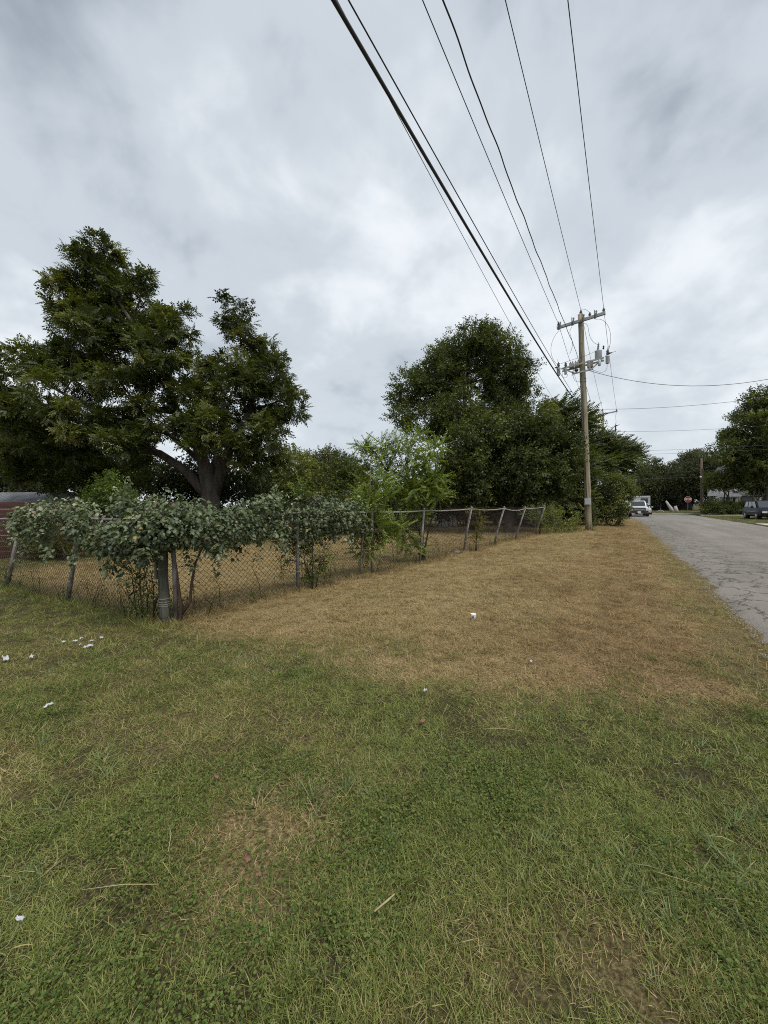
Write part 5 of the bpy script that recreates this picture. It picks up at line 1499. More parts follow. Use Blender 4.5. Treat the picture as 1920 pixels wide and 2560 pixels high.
def span(p, q, s, n=24):
    p, q = np.array(p), np.array(q); t = np.linspace(0, 1, n)[:, None]
    P = p + (q - p) * t; P[:, 2] -= 4 * s * (t * (1 - t))[:, 0]
    return [tuple(v) for v in P]


PW = 'overhead wires'
P2 = (-1.5, 51.0)


def wire(name, label, pts, r, mat, sides=6):
    o = MB().tube(pts, r, sides).build(name, mat, None, True)
    tag(o, label, 'wire', PW)


wire('power_line', 'rightmost overhead power line meeting the right end of the crossarm', wire_pts(-.70, 24.0, 12.22, .0118, .5) [::-1] + span((-.70, 24.0, 12.22), (P2[0] + 1.3, P2[1] - .16, 12.2), .35)[1:], .0115, CABLE2)
wire('power_line', 'overhead power line meeting the very top of the near pole', wire_pts(-1.80, 24.2, 12.40, .0118, .5)[::-1] + span((-1.80, 24.2, 12.40), (P2[0] - .06, P2[1], 12.35), .35)[1:], .0115, CABLE2)
wire('power_line', 'overhead power line meeting the left end of the crossarm', wire_pts(-2.93, 24.0, 11.85, .0185, .5)[::-1] + span((-2.93, 24.0, 11.85), (P2[0] - 1.4, P2[1] - .16, 11.95), .35)[1:], .0115, CABLE2)
wire('twisted_cable', 'wavy twisted overhead cable just right of the crossarm left line', wire_pts(-2.05, 24.3, 10.2, .0152, .8, n=260, wave=.010)[::-1] + span((-2.05, 24.3, 10.2), (P2[0] - .2, P2[1], 9.9), .3)[1:], .014, CABLE)
wire('messenger_cable', 'thin cable running just right of the thick black bundle', wire_pts(-1.95, 24.35, 7.38, .0175, .7)[::-1] + span((-1.95, 24.35, 7.38), (P2[0] - .17, P2[1], 7.0), .3)[1:], .0085, CABLE)
wire('cable_bundle', 'thick black communication cable bundle low over the lawn', wire_pts(-1.95, 24.35, 7.18, .0142, .9)[::-1] + span((-1.95, 24.35, 7.18), (P2[0] - .17, P2[1], 6.8), .4)[1:], .021, CABLE, 8)
wire('thin_line', 'thinnest and leftmost overhead line', wire_pts(-3.2, 28.0, 7.6, -.0255, .6)[::-1] + span((-3.2, 28, 7.6), (-3.6, 51, 7.4), .3)[1:], .0055, CABLE2)
a5 = AX(9.05)
for lab, A_, B_, s_, r_ in [
        ('uppermost service wire sweeping right from the near pole', (a5.x + .24, a5.y, a5.z - .03), (14.0, 30.0, 11.0), 2.15, .013),
        ('second service wire crossing the road from the near pole', (AX(6.85).x + .3, AX(6.85).y, 6.85), (15.0, 30.0, 8.6), .75, .009),
        ('sagging wire crossing the road from the second pole', (P2[0], P2[1], 9.9), (17.5, 52.0, 9.2), .4, .012),
        ('upper of the paired wires crossing the road beyond the elm', (P2[0], P2[1], 7.6), (20, 58.0, 7.9), .25, .012),
        ('lower of the paired wires crossing the road beyond the elm', (P2[0], P2[1], 7.2), (20, 58.0, 7.45), .25, .012),
        ('upper wire along the far cross street passing the short pole', (-25, 72.5, 6.3), (34, 71, 6.6), .3, .016),
        ('lower wire along the far cross street passing the short pole', (-25, 72.5, 5.6), (34, 71, 5.6), .3, .022)]:
    wire('service_wire', lab, span(A_, B_, s_, 30), r_, CABLE2)


# ------------------------------------------------------------------ stop sign
def stop_sign():
    x, y = 8.9, 73.2; z = g(x, y)
    root = empty('stop_sign', (x, y, z), 'red octagonal STOP sign on a thin post at the road end', 'sign')
    MB().tube([(x, y + .05, z - .2), (x, y + .05, z + 2.55)], .035, 8).build('post', GALV, root)
    face = Vector((-x * .15, -y, 0)).normalized(); side = Vector((-face.y, face.x, 0)); c = Vector((x, y, z + 2.12))

    def octa(r, off, name, mat, par):
        mb = MB(); P = []
        for k in range(8):
            t = math.pi / 8 + k * math.pi / 4
            P.append(c + side * math.cos(t) * r + Vector((0, 0, math.sin(t) * r)) + face * off)
        Q = [p - face * .006 for p in P]
        mb.quad(*P); mb.quad(*Q[::-1])
        for k in range(8): mb.quad(P[k], Q[k], Q[(k + 1) % 8], P[(k + 1) % 8])
        return mb.build(name, mat, par)
    pl = octa(.46, .0, 'plate', SIGNWHITE, root)
    octa(.425, .008, 'red_face', SIGNRED, pl)
    cu = bpy.data.curves.new('lettering', 'FONT'); cu.body = 'STOP'; cu.size = .36; cu.align_x = 'CENTER'; cu.align_y = 'CENTER'; cu.extrude = .002; cu.offset = .012
    o = bpy.data.objects.new('lettering', cu); COL.objects.link(o); cu.materials.append(SIGNWHITE)
    X = -side if (-side).dot(Vector((1, 0, 0))) > 0 else side
    Zn = X.cross(Vector((0, 0, 1)))
    M = Matrix((X, Vector((0, 0, 1)), Zn)).transposed().to_4x4(); M.translation = c + face * .014
    me = bpy.data.meshes.new_from_object(o); bpy.data.objects.remove(o)
    me.transform(M); me.transform(Matrix.Translation(-root.location))
    link('lettering', me, SIGNWHITE, pl)


stop_sign()


# ------------------------------------------------------------------ vehicles (front towards -Y in their own axes)
def loft(mb, secs):
    """secs: list of rings (same count) joined; closed ends"""
    i0 = len(mb.v); n = len(secs[0])
    for r in secs: mb.v += [tuple(p) for p in r]
    for k in range(len(secs) - 1):
        for j in range(n):
            a = i0 + k * n; b = a + n; j2 = (j + 1) % n
            mb.f.append((a + j, b + j, b + j2, a + j2))
    mb.f.append(tuple(i0 + j for j in range(n))); mb.f.append(tuple(i0 + (len(secs) - 1) * n + j for j in reversed(range(n))))
    return mb


def vehicle(name, label, loc, rz, paint, kind):
    root = empty(name, loc, label, 'pickup' if kind == 'pickup' else ('van' if kind == 'van' else 'car'), None, 0)
    if kind == 'pickup': L, W, clear, hood, belt, roof = 5.7, 1.98, .42, 1.12, 1.22, 1.88
    elif kind == 'van': L, W, clear, hood, belt, roof = 4.9, 1.95, .26, 1.00, 1.06, 1.76
    else: L, W, clear, hood, belt, roof = 4.7, 1.85, .24, .92, .98, 1.5
    R = Matrix.Translation(loc) @ Matrix.Rotation(rz, 4, 'Z')

    def T(p): return tuple(R @ Vector(p))
    hw = W / 2

    def ring(y, w, z0, z1, tum=.06):
        return [T((-w + .08, y, z0)), (T((-w, y, z0 + .12))), T((-w, y, (z0 + z1) * .55)), T((-w + tum, y, z1 - .05)), T((-w + tum + .09, y, z1)), T((w - tum - .09, y, z1)), T((w - tum, y, z1 - .05)), T((w, y, (z0 + z1) * .55)), T((w, y, z0 + .12)), T((w - .08, y, z0))]
    y0, y1 = -L / 2, L / 2
    if kind == 'pickup':
        st = [(y0, hw - .16, clear + .1, hood - .12), (y0 + .12, hw - .04, clear, hood - .04), (y0 + .5, hw, clear, hood), (y0 + 1.35, hw, clear, hood + .06), (y0 + 1.6, hw, clear, belt), (y0 + 3.6, hw, clear, belt), (y1 - .05, hw, clear + .05, belt), (y1, hw - .04, clear + .1, belt - .04)]
        cab = [(y0 + 1.35, belt - .1, .86), (y0 + 2.05, roof, .74), (y0 + 3.3, roof, .74), (y0 + 3.65, belt - .1, .86)]
    elif kind == 'van':
        st = [(y0, hw - .2, clear + .12, hood - .28), (y0 + .15, hw - .07, clear, hood - .16), (y0 + .6, hw, clear, hood - .02), (y0 + 1.1, hw, clear, belt), (y1 - .5, hw, clear, belt), (y1 - .05, hw - .03, clear + .05, belt), (y1, hw - .08, clear + .12, belt - .1)]
        cab = [(y0 + .95, belt - .1, .86), (y0 + 1.85, roof - .03, .76), (y1 - .5, roof, .76), (y1 - .08, belt - .1, .84)]
    else:
        st = [(y0, hw - .2, clear + .12, hood - .22), (y0 + .15, hw - .07, clear, hood - .1), (y0 + .8, hw, clear, hood), (y0 + 1.3, hw, clear, belt), (y1 - .9, hw, clear, belt), (y1 - .1, hw - .04, clear + .05, belt - .04), (y1, hw - .12, clear + .14, belt - .2)]
        cab = [(y0 + 1.2, belt - .1, .80), (y0 + 2.0, roof, .66), (y1 - 1.5, roof, .66), (y1 - .75, belt - .1, .78)]
    mb = loft(MB(), [ring(*s) for s in st])
    loft(mb, [[T((-w, y, belt - .12)), T((-w, y, z - .04)), T((-w + .08, y, z)), T((w - .08, y, z)), T((w, y, z - .04)), T((w, y, belt - .12))] for y, z, w in cab])
    o = mb.build('body', paint, root)
    bev = o.modifiers.new('soft_edges', 'BEVEL'); bev.width = .03; bev.segments = 2; bev.limit_method = 'ANGLE'
    # glass: windscreen, side windows each side, rear
    (ya, za, wa), (yb, zb, wb), (yc, zc, wc), (yd, zd, wd) = cab
    e = .012

    def lerp(a, b, t): return a + (b - a) * t
    f0, f1 = .16, .90
    ws = [(-lerp(wa, wb, f0) + .10, lerp(ya, yb, f0) - e, lerp(za, zb, f0) + e), (lerp(wa, wb, f0) - .10, lerp(ya, yb, f0) - e, lerp(za, zb, f0) + e), (lerp(wa, wb, f1) - .10, lerp(ya, yb, f1) - e, lerp(za, zb, f1) + e), (-lerp(wa, wb, f1) + .10, lerp(ya, yb, f1) - e, lerp(za, zb, f1) + e)]
    MB().quad(*[T(p) for p in ws]).build('windscreen', CARGLASS, root)
    nwin = {'pickup': 2, 'van': 3, 'car': 2}[kind]
    for s in (-1, 1):
        for k in range(nwin):
            u0, u1 = k / nwin + .03, (k + 1) / nwin - .03
            lo0, lo1 = lerp(ya + .25, yd - .15, u0), lerp(ya + .25, yd - .15, u1)
            hi0, hi1 = lerp(yb + .05, yc - .05, u0), lerp(yb + .05, yc - .05, u1)
            zl, zh = belt + .02, roof - .12
            q = [(s * (max(wa, .8) - .005 + e), lo0, zl), (s * (max(wa, .8) - .005 + e), lo1, zl), (s * (wb + .02 + e), hi1, zh), (s * (wb + .02 + e), hi0, zh)]
            MB().quad(*[T(p) for p in (q if s > 0 else q[::-1])]).build('side_window', CARGLASS, root)
    wr = .38 if kind == 'pickup' else .33
    for s in (-1, 1):
        for yy in (y0 + (.95 if kind != 'pickup' else 1.0), y1 - (1.0 if kind != 'pickup' else 1.25)):
            MB().tube([T((s * (hw - .24), yy, wr)), T((s * (hw - .2), yy, wr)), T((s * (hw + .005), yy, wr)), T((s * (hw + .02), yy, wr))], [wr * .97, wr, wr, wr * .95], 20).build('wheel', TYRE, root, False)
            wl = bpy.data.objects[[c.name for c in root.children if c.name.startswith('wheel')][-1]]
            MB().lathe(T((s * (hw + .012), yy, wr)), Vector(T((s, 0, 0))) - Vector(T((0, 0, 0))), [(0, wr * .64), (.012, wr * .6), (.018, wr * .35), (.03, wr * .18)], 12).build('rim', RIM, wl)
            MB().tube([T((s * (hw - .3), yy, wr + .03)), T((s * (hw + .004), yy, wr + .03))], wr * 1.14, 18).build('wheel_arch', BLACKP, root)
    # front: grille, bumper, lamps, plate; mirrors
    gy = y0 - .012
    if kind == 'pickup':
        gr = MB().box(T((0, gy + .01, .88)), (1.25, .06, .30), R.to_3x3()).build('grille', BLACKP, root)
        MB().box(T((0, gy - .025, .88)), (1.1, .02, .05), R.to_3x3()).build('grille_bar', CHROME, gr)
        MB().box(T((0, gy, .58)), (1.8, .12, .20), R.to_3x3()).build('bumper', BLACKP, root)
        lz, lx, lw, lh = .92, .78, .26, .22
    else:
        MB().box(T((0, gy + .01, .60)), (1.0, .05, .16), R.to_3x3()).build('grille', BLACKP, root)
        MB().box(T((0, gy, .42)), (1.6, .10, .16), R.to_3x3()).build('bumper', paint, root)
        lz, lx, lw, lh = .68, .66, .34, .16
    for s in (-1, 1):
        MB().box(T((s * lx, gy + .035, lz)), (lw, .10, lh), R.to_3x3()).build('headlamp', LAMP, root)
        MB().box(T((s * (hw + .10), y0 + 1.65, belt + .08)), (.2, .10, .16), R.to_3x3()).build('mirror', BLACKP if kind == 'pickup' else paint, root)
        MB().box(T((s * (hw + .004), (y0 + y1) / 2 - .1, .72)), (.012, L * .5, .035), R.to_3x3()).build('side_trim', CHROME if kind == 'van' else paint, root)
        MB().box(T((s * (hw + .006), (y0 + y1) / 2 - .25, belt - .16)), (.012, .16, .03), R.to_3x3()).build('door_handle', BLACKP, root)
    MB().box(T((0, gy - .065, .56 if kind == 'pickup' else .42)), (.32, .012, .15), R.to_3x3()).build('number_plate', SIGNWHITE, root)
    return root


vehicle('pickup_truck', 'silver pickup with a black grille parked facing us behind the verge shrub', (1.95, 56.5, .01), math.radians(2), SILVER, 'pickup')
vehicle('parked_car', 'pale car half hidden behind the silver pickup', (2.95, 65.5, .01), 0, SILVER, 'car')
vehicle('minivan', 'dark blue minivan facing us at the right edge beside the hedge', (11.75, 49.8, g(11.7, 49.8) + .0), math.radians(3), NAVY, 'van')

# ------------------------------------------------------------------ grass
LIB = {}


def blade(p, az, lean, length, width, curl, nseg=3, twist=0):
    """strip of quads from the root p, leaning out along az"""
    d = np.array([math.cos(az), math.sin(az), 0]); s = np.array([-math.sin(az + twist), math.cos(az + twist), 0])
    pts = []; q = np.array(p, float); a = lean
    for k in range(nseg + 1):
        w = width * (1 - (k / nseg) ** 2 * .85)
        pts.append((q - s * w / 2, q + s * w / 2))
        q = q + (d * math.sin(a) + np.array([0, 0, math.cos(a)])) * length / nseg; a += curl / nseg
        q[2] = max(q[2], .002)
    return [[pts[k][0], pts[k][1], pts[k + 1][1], pts[k + 1][0]] for k in range(nseg)]


def tuft_mesh(name, gen, mat, n, seed):
    col = bpy.data.collections.new(name)
    for i in range(n):
        rng = np.random.default_rng(seed + i)
        Q, T = gen(rng)
        Q = np.array(Q).reshape(-1, 3); m = len(Q) // 4
        me = mesh_np(name, Q, np.arange(m * 4).reshape(m, 4), np.array(T))
        me.materials.append(mat)
        o = bpy.data.objects.new(name + '_%02d' % i, me)
        col.objects.link(o)
    LIB[name] = col
    return col


def gen_fine(rng, nb=24, rad=.05, lmin=.022, lmax=.060, w=(.0014, .0030), lean=(.45, 1.5)):
    Q, T = [], []
    for _ in range(nb):
        r = rad * math.sqrt(rng.uniform()); a = rng.uniform(0, 6.283)
        b = blade((r * math.cos(a), r * math.sin(a), -.004), rng.uniform(0, 6.283), rng.uniform(*lean), rng.uniform(lmin, lmax), rng.uniform(*w), rng.uniform(-.2, 1.0), 2, rng.uniform(-.8, .8))
        t = rng.uniform(); Q += b; T += [t] * len(b)
    return Q, T


def gen_straw(rng): return gen_fine(rng, 26, .06, .03, .085, (.0016, .0034), (.5, 1.5))


def gen_broad(rng):
    Q, T = [], []
    for _ in range(rng.integers(8, 15)):
        b = blade((rng.normal(0, .012), rng.normal(0, .012), -.004), rng.uniform(0, 6.283), rng.uniform(.4, 1.3), rng.uniform(.06, .15), rng.uniform(.004, .007), rng.uniform(.2, 1.0), 3, rng.uniform(-.4, .4))
        t = rng.uniform(); Q += b; T += [t] * 3
    return Q, T


def gen_clover(rng, n=34):
    """little round creeping leaves"""
    Q, T = [], []
    for _ in range(n):
        r = .075 * math.sqrt(rng.uniform()); a = rng.uniform(0, 6.283); c = np.array([r * math.cos(a), r * math.sin(a), rng.uniform(.008, .03)])
        rr = rng.uniform(.003, .0056); nz = unit(np.array([rng.normal(0, .35), rng.normal(0, .35), 1.])); u = unit(np.cross(nz, [rng.normal(), rng.normal(), .01])); v = np.cross(nz, u)
        P = [c + (u * math.cos(t) + v * math.sin(t)) * rr + nz * rr * .18 * abs(math.sin(t)) for t in np.linspace(.25, 6.03, 8)]; m = c - nz * rr * .1
        t = rng.uniform()
        Q += [[m, P[0], P[1], P[2]], [m, P[2], P[3], P[4]], [m, P[4], P[5], P[6]], [m, P[6], P[7], P[7] * .5 + m * .5]]; T += [t] * 4
    return Q, T


def gen_strand(rng):
    b = []
    T = []
    for _ in range(2):
        q = blade((rng.normal(0, .05), rng.normal(0, .05), .02), rng.uniform(0, 6.283), rng.uniform(1.3, 1.55), rng.uniform(.12, .28), rng.uniform(.002, .0035), rng.uniform(-.25, .1), 4)
        b += q; T += [rng.uniform()] * 4
    return b, T


tuft_mesh('fine_tuft', gen_fine, GRASS, 8, 300)
tuft_mesh('straw_tuft', gen_straw, GRASS, 8, 400)
tuft_mesh('broad_tuft', gen_broad, GRASS_B, 6, 500)
tuft_mesh('clover_patch', gen_clover, CLOVER, 6, 600)
tuft_mesh('loose_strand', gen_strand, GRASS, 5, 700)


def scatter_group(col):
    ng = bpy.data.node_groups.new('scatter_' + col.name, 'GeometryNodeTree')
    ng.interface.new_socket(name='Geometry', in_out='INPUT', socket_type='NodeSocketGeometry')
    ng.interface.new_socket(name='Geometry', in_out='OUTPUT', socket_type='NodeSocketGeometry')
    N, L = ng.nodes.new, ng.links.new
    gi, go = N('NodeGroupInput'), N('NodeGroupOutput')
    ci = N('GeometryNodeCollectionInfo'); ci.inputs['Collection'].default_value = col
    ci.inputs['Separate Children'].default_value = True; ci.inputs['Reset Children'].default_value = True
    ip = N('GeometryNodeInstanceOnPoints'); ip.inputs['Pick Instance'].default_value = True

    def na(name, dt):
        n = N('GeometryNodeInputNamedAttribute'); n.data_type = dt; n.inputs['Name'].default_value = name; return n.outputs['Attribute']
    L(gi.outputs[0], ip.inputs['Points']); L(ci.outputs[0], ip.inputs['Instance'])
    L(na('idx', 'INT'), ip.inputs['Instance Index']); L(na('rot', 'FLOAT_VECTOR'), ip.inputs['Rotation']); L(na('scl', 'FLOAT_VECTOR'), ip.inputs['Scale'])
    L(ip.outputs[0], go.inputs[0])
    return ng


def scatter(name, label, colname, P, scl, seed, tilt=.18):
    rng = np.random.default_rng(seed); n = len(P)
    V = np.stack([P[:, 0], P[:, 1], gz(P[:, 0], P[:, 1])], 1).astype(np.float32)
    me = bpy.data.meshes.new(name); me.vertices.add(n); me.vertices.foreach_set('co', V.ravel())

    def attr(nm, ty, key, arr):
        a = me.attributes.new(nm, ty, 'POINT'); a.data.foreach_set(key, np.ascontiguousarray(arr).ravel())
    rot = np.stack([rng.normal(0, tilt, n), rng.normal(0, tilt, n), rng.uniform(0, 6.283, n)], 1)
    attr('rot', 'FLOAT_VECTOR', 'vector', rot.astype(np.float32))
    attr('scl', 'FLOAT_VECTOR', 'vector', scl.astype(np.float32))
    attr('idx', 'INT', 'value', rng.integers(0, len(LIB[colname].objects), n).astype(np.int32))
    attr('dry', 'FLOAT', 'value', np.clip(dryness(P[:, 0], P[:, 1]) * 1.04 + rng.normal(0, .05, n), 0, 1).astype(np.float32))
    attr('red', 'FLOAT', 'value', np.clip(redness(P[:, 0], P[:, 1]) + rng.normal(0, .08, n), 0, 1).astype(np.float32))
    me.update()
    o = link(name, me)
    m = o.modifiers.new('scatter', 'NODES'); m.node_group = scatter_group(LIB[colname])
    tag(o, label, 'grass', kind='stuff')
    return o


FWD = np.array([-math.sin(YAW), math.cos(YAW)]); RGT = np.array([math.cos(YAW), math.sin(YAW)])


def wedge(rings, rng, half=math.radians(70)):
    """random ground points in front of the camera, thinning with distance; returns points and ring index"""
    out, rid = [], []
    for k, (a, b, dens) in enumerate(rings):
        n = int(half * (b * b - a * a) * dens)
        r = np.sqrt(rng.uniform(a * a, b * b, n)); t = rng.uniform(-half, half, n)
        out.append(FWD * (r * np.cos(t))[:, None] + RGT * (r * np.sin(t))[:, None]); rid.append(np.full(n, k))
    P = np.concatenate(out); rid = np.concatenate(rid)
    x, y = P[:, 0], P[:, 1]
    jit = (fbm(y * .5, 0 * y + .3, 71, 3) - .5) * .55 + (fbm(y * 2.6, 0 * y + .3, 76, 3) - .5) * .26
    on_road = (x > ROAD_L + .10 * sstep(18, 40, y) - .7 * sstep(42, 52, y) + jit + .06 + rng.normal(0, .07, len(x)) ** 3 * 30) & (x < ROAD_R + .1) & (y < ROAD_END + .1)
    on_road |= (y > ROAD_END - 6.2) & (x < 9) & (y < ROAD_END)
    on_road |= (x > 8.4) & (x < 12.8) & (y > 34.1) & (y < 37.9)
    on_road |= (x > 8.7) & (x < 18.3) & (y > 60.8) & (y < 62.2)
    on_road |= x < -16.7
    return P[~on_road], rid[~on_road]


def scl_of(n, rng, s, zs):
    a = s * rng.uniform(.75, 1.3, n); return np.stack([a, a, a * zs * rng.uniform(.7, 1.25, n)], 1)


def grow():
    rng = np.random.default_rng(1234)
    # green fine turf
    P, k = wedge([(.3, 2.6, 1900), (2.6, 5, 900), (5, 9, 300), (9, 18, 90), (18, 40, 26), (40, 75, 7), (75, 105, 4)], rng)
    d = dryness(P[:, 0], P[:, 1]); keep = (rng.uniform(0, 1, len(P)) > d * .88 - .06)
    spot = np.exp(-((P[:, 0] + 1.5) ** 2 + (P[:, 1] - 1.22) ** 2) / .05) * .7; keep &= rng.uniform(0, 1, len(P)) > spot
    bare = np.maximum(sstep(.58, .72, fbm(P[:, 0] * 1.8 + 3, P[:, 1] * 1.8 + 7, 97, 3)) * .7, sstep(.55, .72, fbm(P[:, 0] * 10, P[:, 1] * 10, 99, 2)) * .8); keep &= rng.uniform(0, 1, len(P)) > bare
    P, k = P[keep], k[keep]
    s = np.array([1.0, 1.08, 1.25, 1.8, 2.9, 4.5, 6.0])[k] * rng.uniform(.75, 1.3, len(P))
    lush = (.40 + .62 * fbm(P[:, 0] * 1.4, P[:, 1] * 1.4, 83, 3)) * (.45 + 1.15 * fbm(P[:, 0] * 9, P[:, 1] * 9, 85, 2))
    zz = np.array([1.0, 1.0, .95, .75, .5, .35, .3])[k]
    scatter('grass', 'short mown green grass of the front lawn', 'fine_tuft', P, np.stack([s, s, s * zz * lush], 1), 1)
    # straw coloured cut grass
    P, k = wedge([(.3, 2.6, 170), (2.6, 5, 560), (5, 9, 330), (9, 18, 120), (18, 40, 32), (40, 60, 6)], rng)
    d = dryness(P[:, 0], P[:, 1]); keep = rng.uniform(0, 1, len(P)) < d * 1.02 + .10 * (P[:, 1] < 4)
    thin = sstep(.52, .66, fbm(P[:, 0] * 2.2 + 13, P[:, 1] * 1.5 + 5, 131, 3)); keep &= rng.uniform(0, 1, len(P)) > np.maximum(thin * .75, sstep(.55, .72, fbm(P[:, 0] * 8, P[:, 1] * 8, 117, 2)) * .8); P, k = P[keep], k[keep]
    s = np.array([.9, 1.05, 1.25, 1.75, 2.8, 4.0])[k] * rng.uniform(.75, 1.3, len(P)); zz = np.array([.6, .8, .8, .65, .45, .35])[k] * (.3 + .8 * fbm(P[:, 0] * 2.6, P[:, 1] * 2.6, 111, 3)) * (.4 + 1.2 * fbm(P[:, 0] * 8, P[:, 1] * 8, 113, 2))
    scatter('dry_grass', 'straw brown sprayed off grass of the verge and the fenced lot', 'straw_tuft', P, np.stack([s, s, s * zz], 1), 2)
    # coarse blades in clumps
    P, k = wedge([(.6, 2.6, 120), (2.6, 6, 42), (6, 11, 12)], rng)
    m = sstep(.46, .70, fbm(P[:, 0] * 1.9 + 1, P[:, 1] * 1.9, 57, 3)) * (1 - .8 * dryness(P[:, 0], P[:, 1])); keep = rng.uniform(0, 1, len(P)) < m; P, k = P[keep], k[keep]
    s = rng.uniform(.55, 1.05, len(P))
    scatter('coarse_grass', 'coarse bluish grass clumps sticking out of the lawn', 'broad_tuft', P, np.stack([s, s, s * .75], 1), 3)
    # creeping round leaved weed, mostly lower left
    P, k = wedge([(.6, 2.6, 330), (2.6, 5, 150)], rng)
    left = np.exp(-((P @ RGT + .9) / 1.3) ** 2)
    m = sstep(.52, .64, fbm(P[:, 0] * 1.5 + 8, P[:, 1] * 1.5 + 2, 63, 3) + .16 * left) * (1 - .9 * dryness(P[:, 0], P[:, 1])); keep = rng.uniform(0, 1, len(P)) < m; P, k = P[keep], k[keep]
    s = rng.uniform(.8, 1.35, len(P))
    o = scatter('creeping_weed', 'creeping weed with little round leaves in the near lawn', 'clover_patch', P, np.stack([s, s, s], 1), 4, .08); o['category'] = 'weed'
    o.data.attributes['dry'].data.foreach_set('value', np.zeros(len(P), dtype=np.float32))
    # longer uncut growth along the foot of the fence and round the pole
    pts = []
    for Pn in (RP, LP):
        for k in range(len(Pn) - 1):
            a, b = np.array(Pn[k][:2]), np.array(Pn[k + 1][:2]); n = int(np.linalg.norm(b - a) * 75)
            pts.append(a + (b - a) * rng.uniform(0, 1, (n, 1)) + rng.normal(0, .10, (n, 2)))
    for cx, cy, rr, n in ((PX, PY, .34, 90), (-5.29, 2.89, .34, 130), (-4.75, 9.75, .3, 70), (-4.95, 7.05, .25, 50), (-.25, 31.2, .7, 80)):
        t = rng.uniform(0, 6.283, n); q = rr * np.sqrt(rng.uniform(.2, 1, n)); pts.append(np.stack([cx + q * np.cos(t), cy + q * np.sin(t)], 1))
    P = np.concatenate(pts); s = rng.uniform(1.0, 1.9, len(P))
    scatter('fence_grass', 'longer uncut grass tangled along the fence foot', 'straw_tuft', P, np.stack([s, s, s * rng.uniform(.9, 2.0, len(P))], 1), 6, .3)
    # loose dead strands lying about
    P, k = wedge([(.8, 3, 4), (3, 7, 5), (7, 14, 4)], rng)
    s = rng.uniform(.5, 1.1, len(P))
    o = scatter('grass_clippings', 'loose dry grass clippings lying over the lawn', 'loose_strand', P, np.stack([s, s, s * .5], 1), 5, .06)
    a = o.data.attributes['dry']; a.data.foreach_set('value', np.ones(len(P), dtype=np.float32) * .93)




def gen_stone(rng):
    Q, T = [], []
    for _ in range(3):
        c = np.array([rng.normal(0, .03), rng.normal(0, .03), .003]); r = rng.uniform(.005, .014); a = rng.uniform(0, 6.28)
        ring = [c + np.array([math.cos(a + k * 1.257) * r * rng.uniform(.7, 1.2), math.sin(a + k * 1.257) * r * rng.uniform(.7, 1.2), 0]) for k in range(5)]; top = c + np.array([0, 0, r * .8]); t = rng.uniform()
        for k in range(5):
            p, q = ring[k], ring[(k + 1) % 5]; Q.append([p, q, (q + top) / 2 + np.array([0, 0, r * .2]), top]); T.append(t)
    return Q, T


tuft_mesh('grit', gen_stone, principled('road_grit', (.10, .09, .075), .9, nscale=40, col2=(.34, .31, .27)), 5, 800)


def gravel():
    rng = np.random.default_rng(77); n = 2600
    y = 2.5 + 42 * rng.uniform(0, 1, n) ** 1.7
    jit = (fbm(y * .5, 0 * y + .3, 71, 3) - .5) * .55 + (fbm(y * 2.6, 0 * y + .3, 76, 3) - .5) * .26
    x = ROAD_L + jit + .06 + np.abs(rng.normal(0, .13, n)) - .06
    P = np.stack([x, y], 1); s = rng.uniform(.3, .9, n)
    o = scatter('gravel', 'loose grit and crumbs along the broken road edge', 'grit', P, np.stack([s, s, s], 1), 9, .1)
    V = np.empty(n * 3, np.float32); o.data.vertices.foreach_get('co', V); V = V.reshape(-1, 3)
    V[:, 2] = .010 + .02 * np.clip((x - ROAD_L - jit) / .5, 0, 1); o.data.vertices.foreach_set('co', V.ravel()); o['category'] = 'gravel'


grow(); gravel()

# ------------------------------------------------------------------ litter and small things
def ground_at(px, py):
    a = CAM_M.translation; v = (at(px, py, 1.0) - a); t = -a.z / v.z; p = a + v * t
    for _ in range(3):
        t = (g(p.x, p.y) - a.z) / v.z; p = a + v * t
    return p


def scrap(name, label, cat, px, py, sx, sy, sz, mat, seed, group=None, lift=.03):
    """crumpled sheet with real thickness"""
    rng = np.random.default_rng(seed); p = ground_at(px, py)
    root_z = p.z
    n = 7; u = np.linspace(-1, 1, n); U, W = np.meshgrid(u, u)
    r = 1 - .22 * rng.uniform(0, 1, (n, n)); X = U * r * sx / 2; Y = W * r * sy / 2
    Z = np.abs(rng.normal(0, .5, (n, n))) * sz + sz * .6 * (1 - U ** 2) * rng.uniform(.4, 1)
    a = rng.uniform(0, 6.28); c, s = math.cos(a), math.sin(a)
    top = np.stack([X * c - Y * s, X * s + Y * c, Z + lift], -1).reshape(-1, 3); bot = top - np.array([0, 0, .004])
    V = np.concatenate([top, bot]); F_ = []
    for i in range(n - 1):
        for j in range(n - 1):
            k = i * n + j; F_.append((k, k + 1, k + n + 1, k + n)); b = k + n * n; F_.append((b, b + n, b + n + 1, b + 1))
    edge = [i for i in range(n)] + [n * i + n - 1 for i in range(1, n)] + [n * (n - 1) + i for i in range(n - 2, -1, -1)] + [n * i for i in range(n - 2, 0, -1)]
    for k in range(len(edge)):
        i, j = edge[k], edge[(k + 1) % len(edge)]; F_.append((j, i, i + n * n, j + n * n))
    o = link(name, mesh_np(name, V, np.array(F_), smooth=False), mat)
    o.location = p
    return tag(o, label, cat, group)


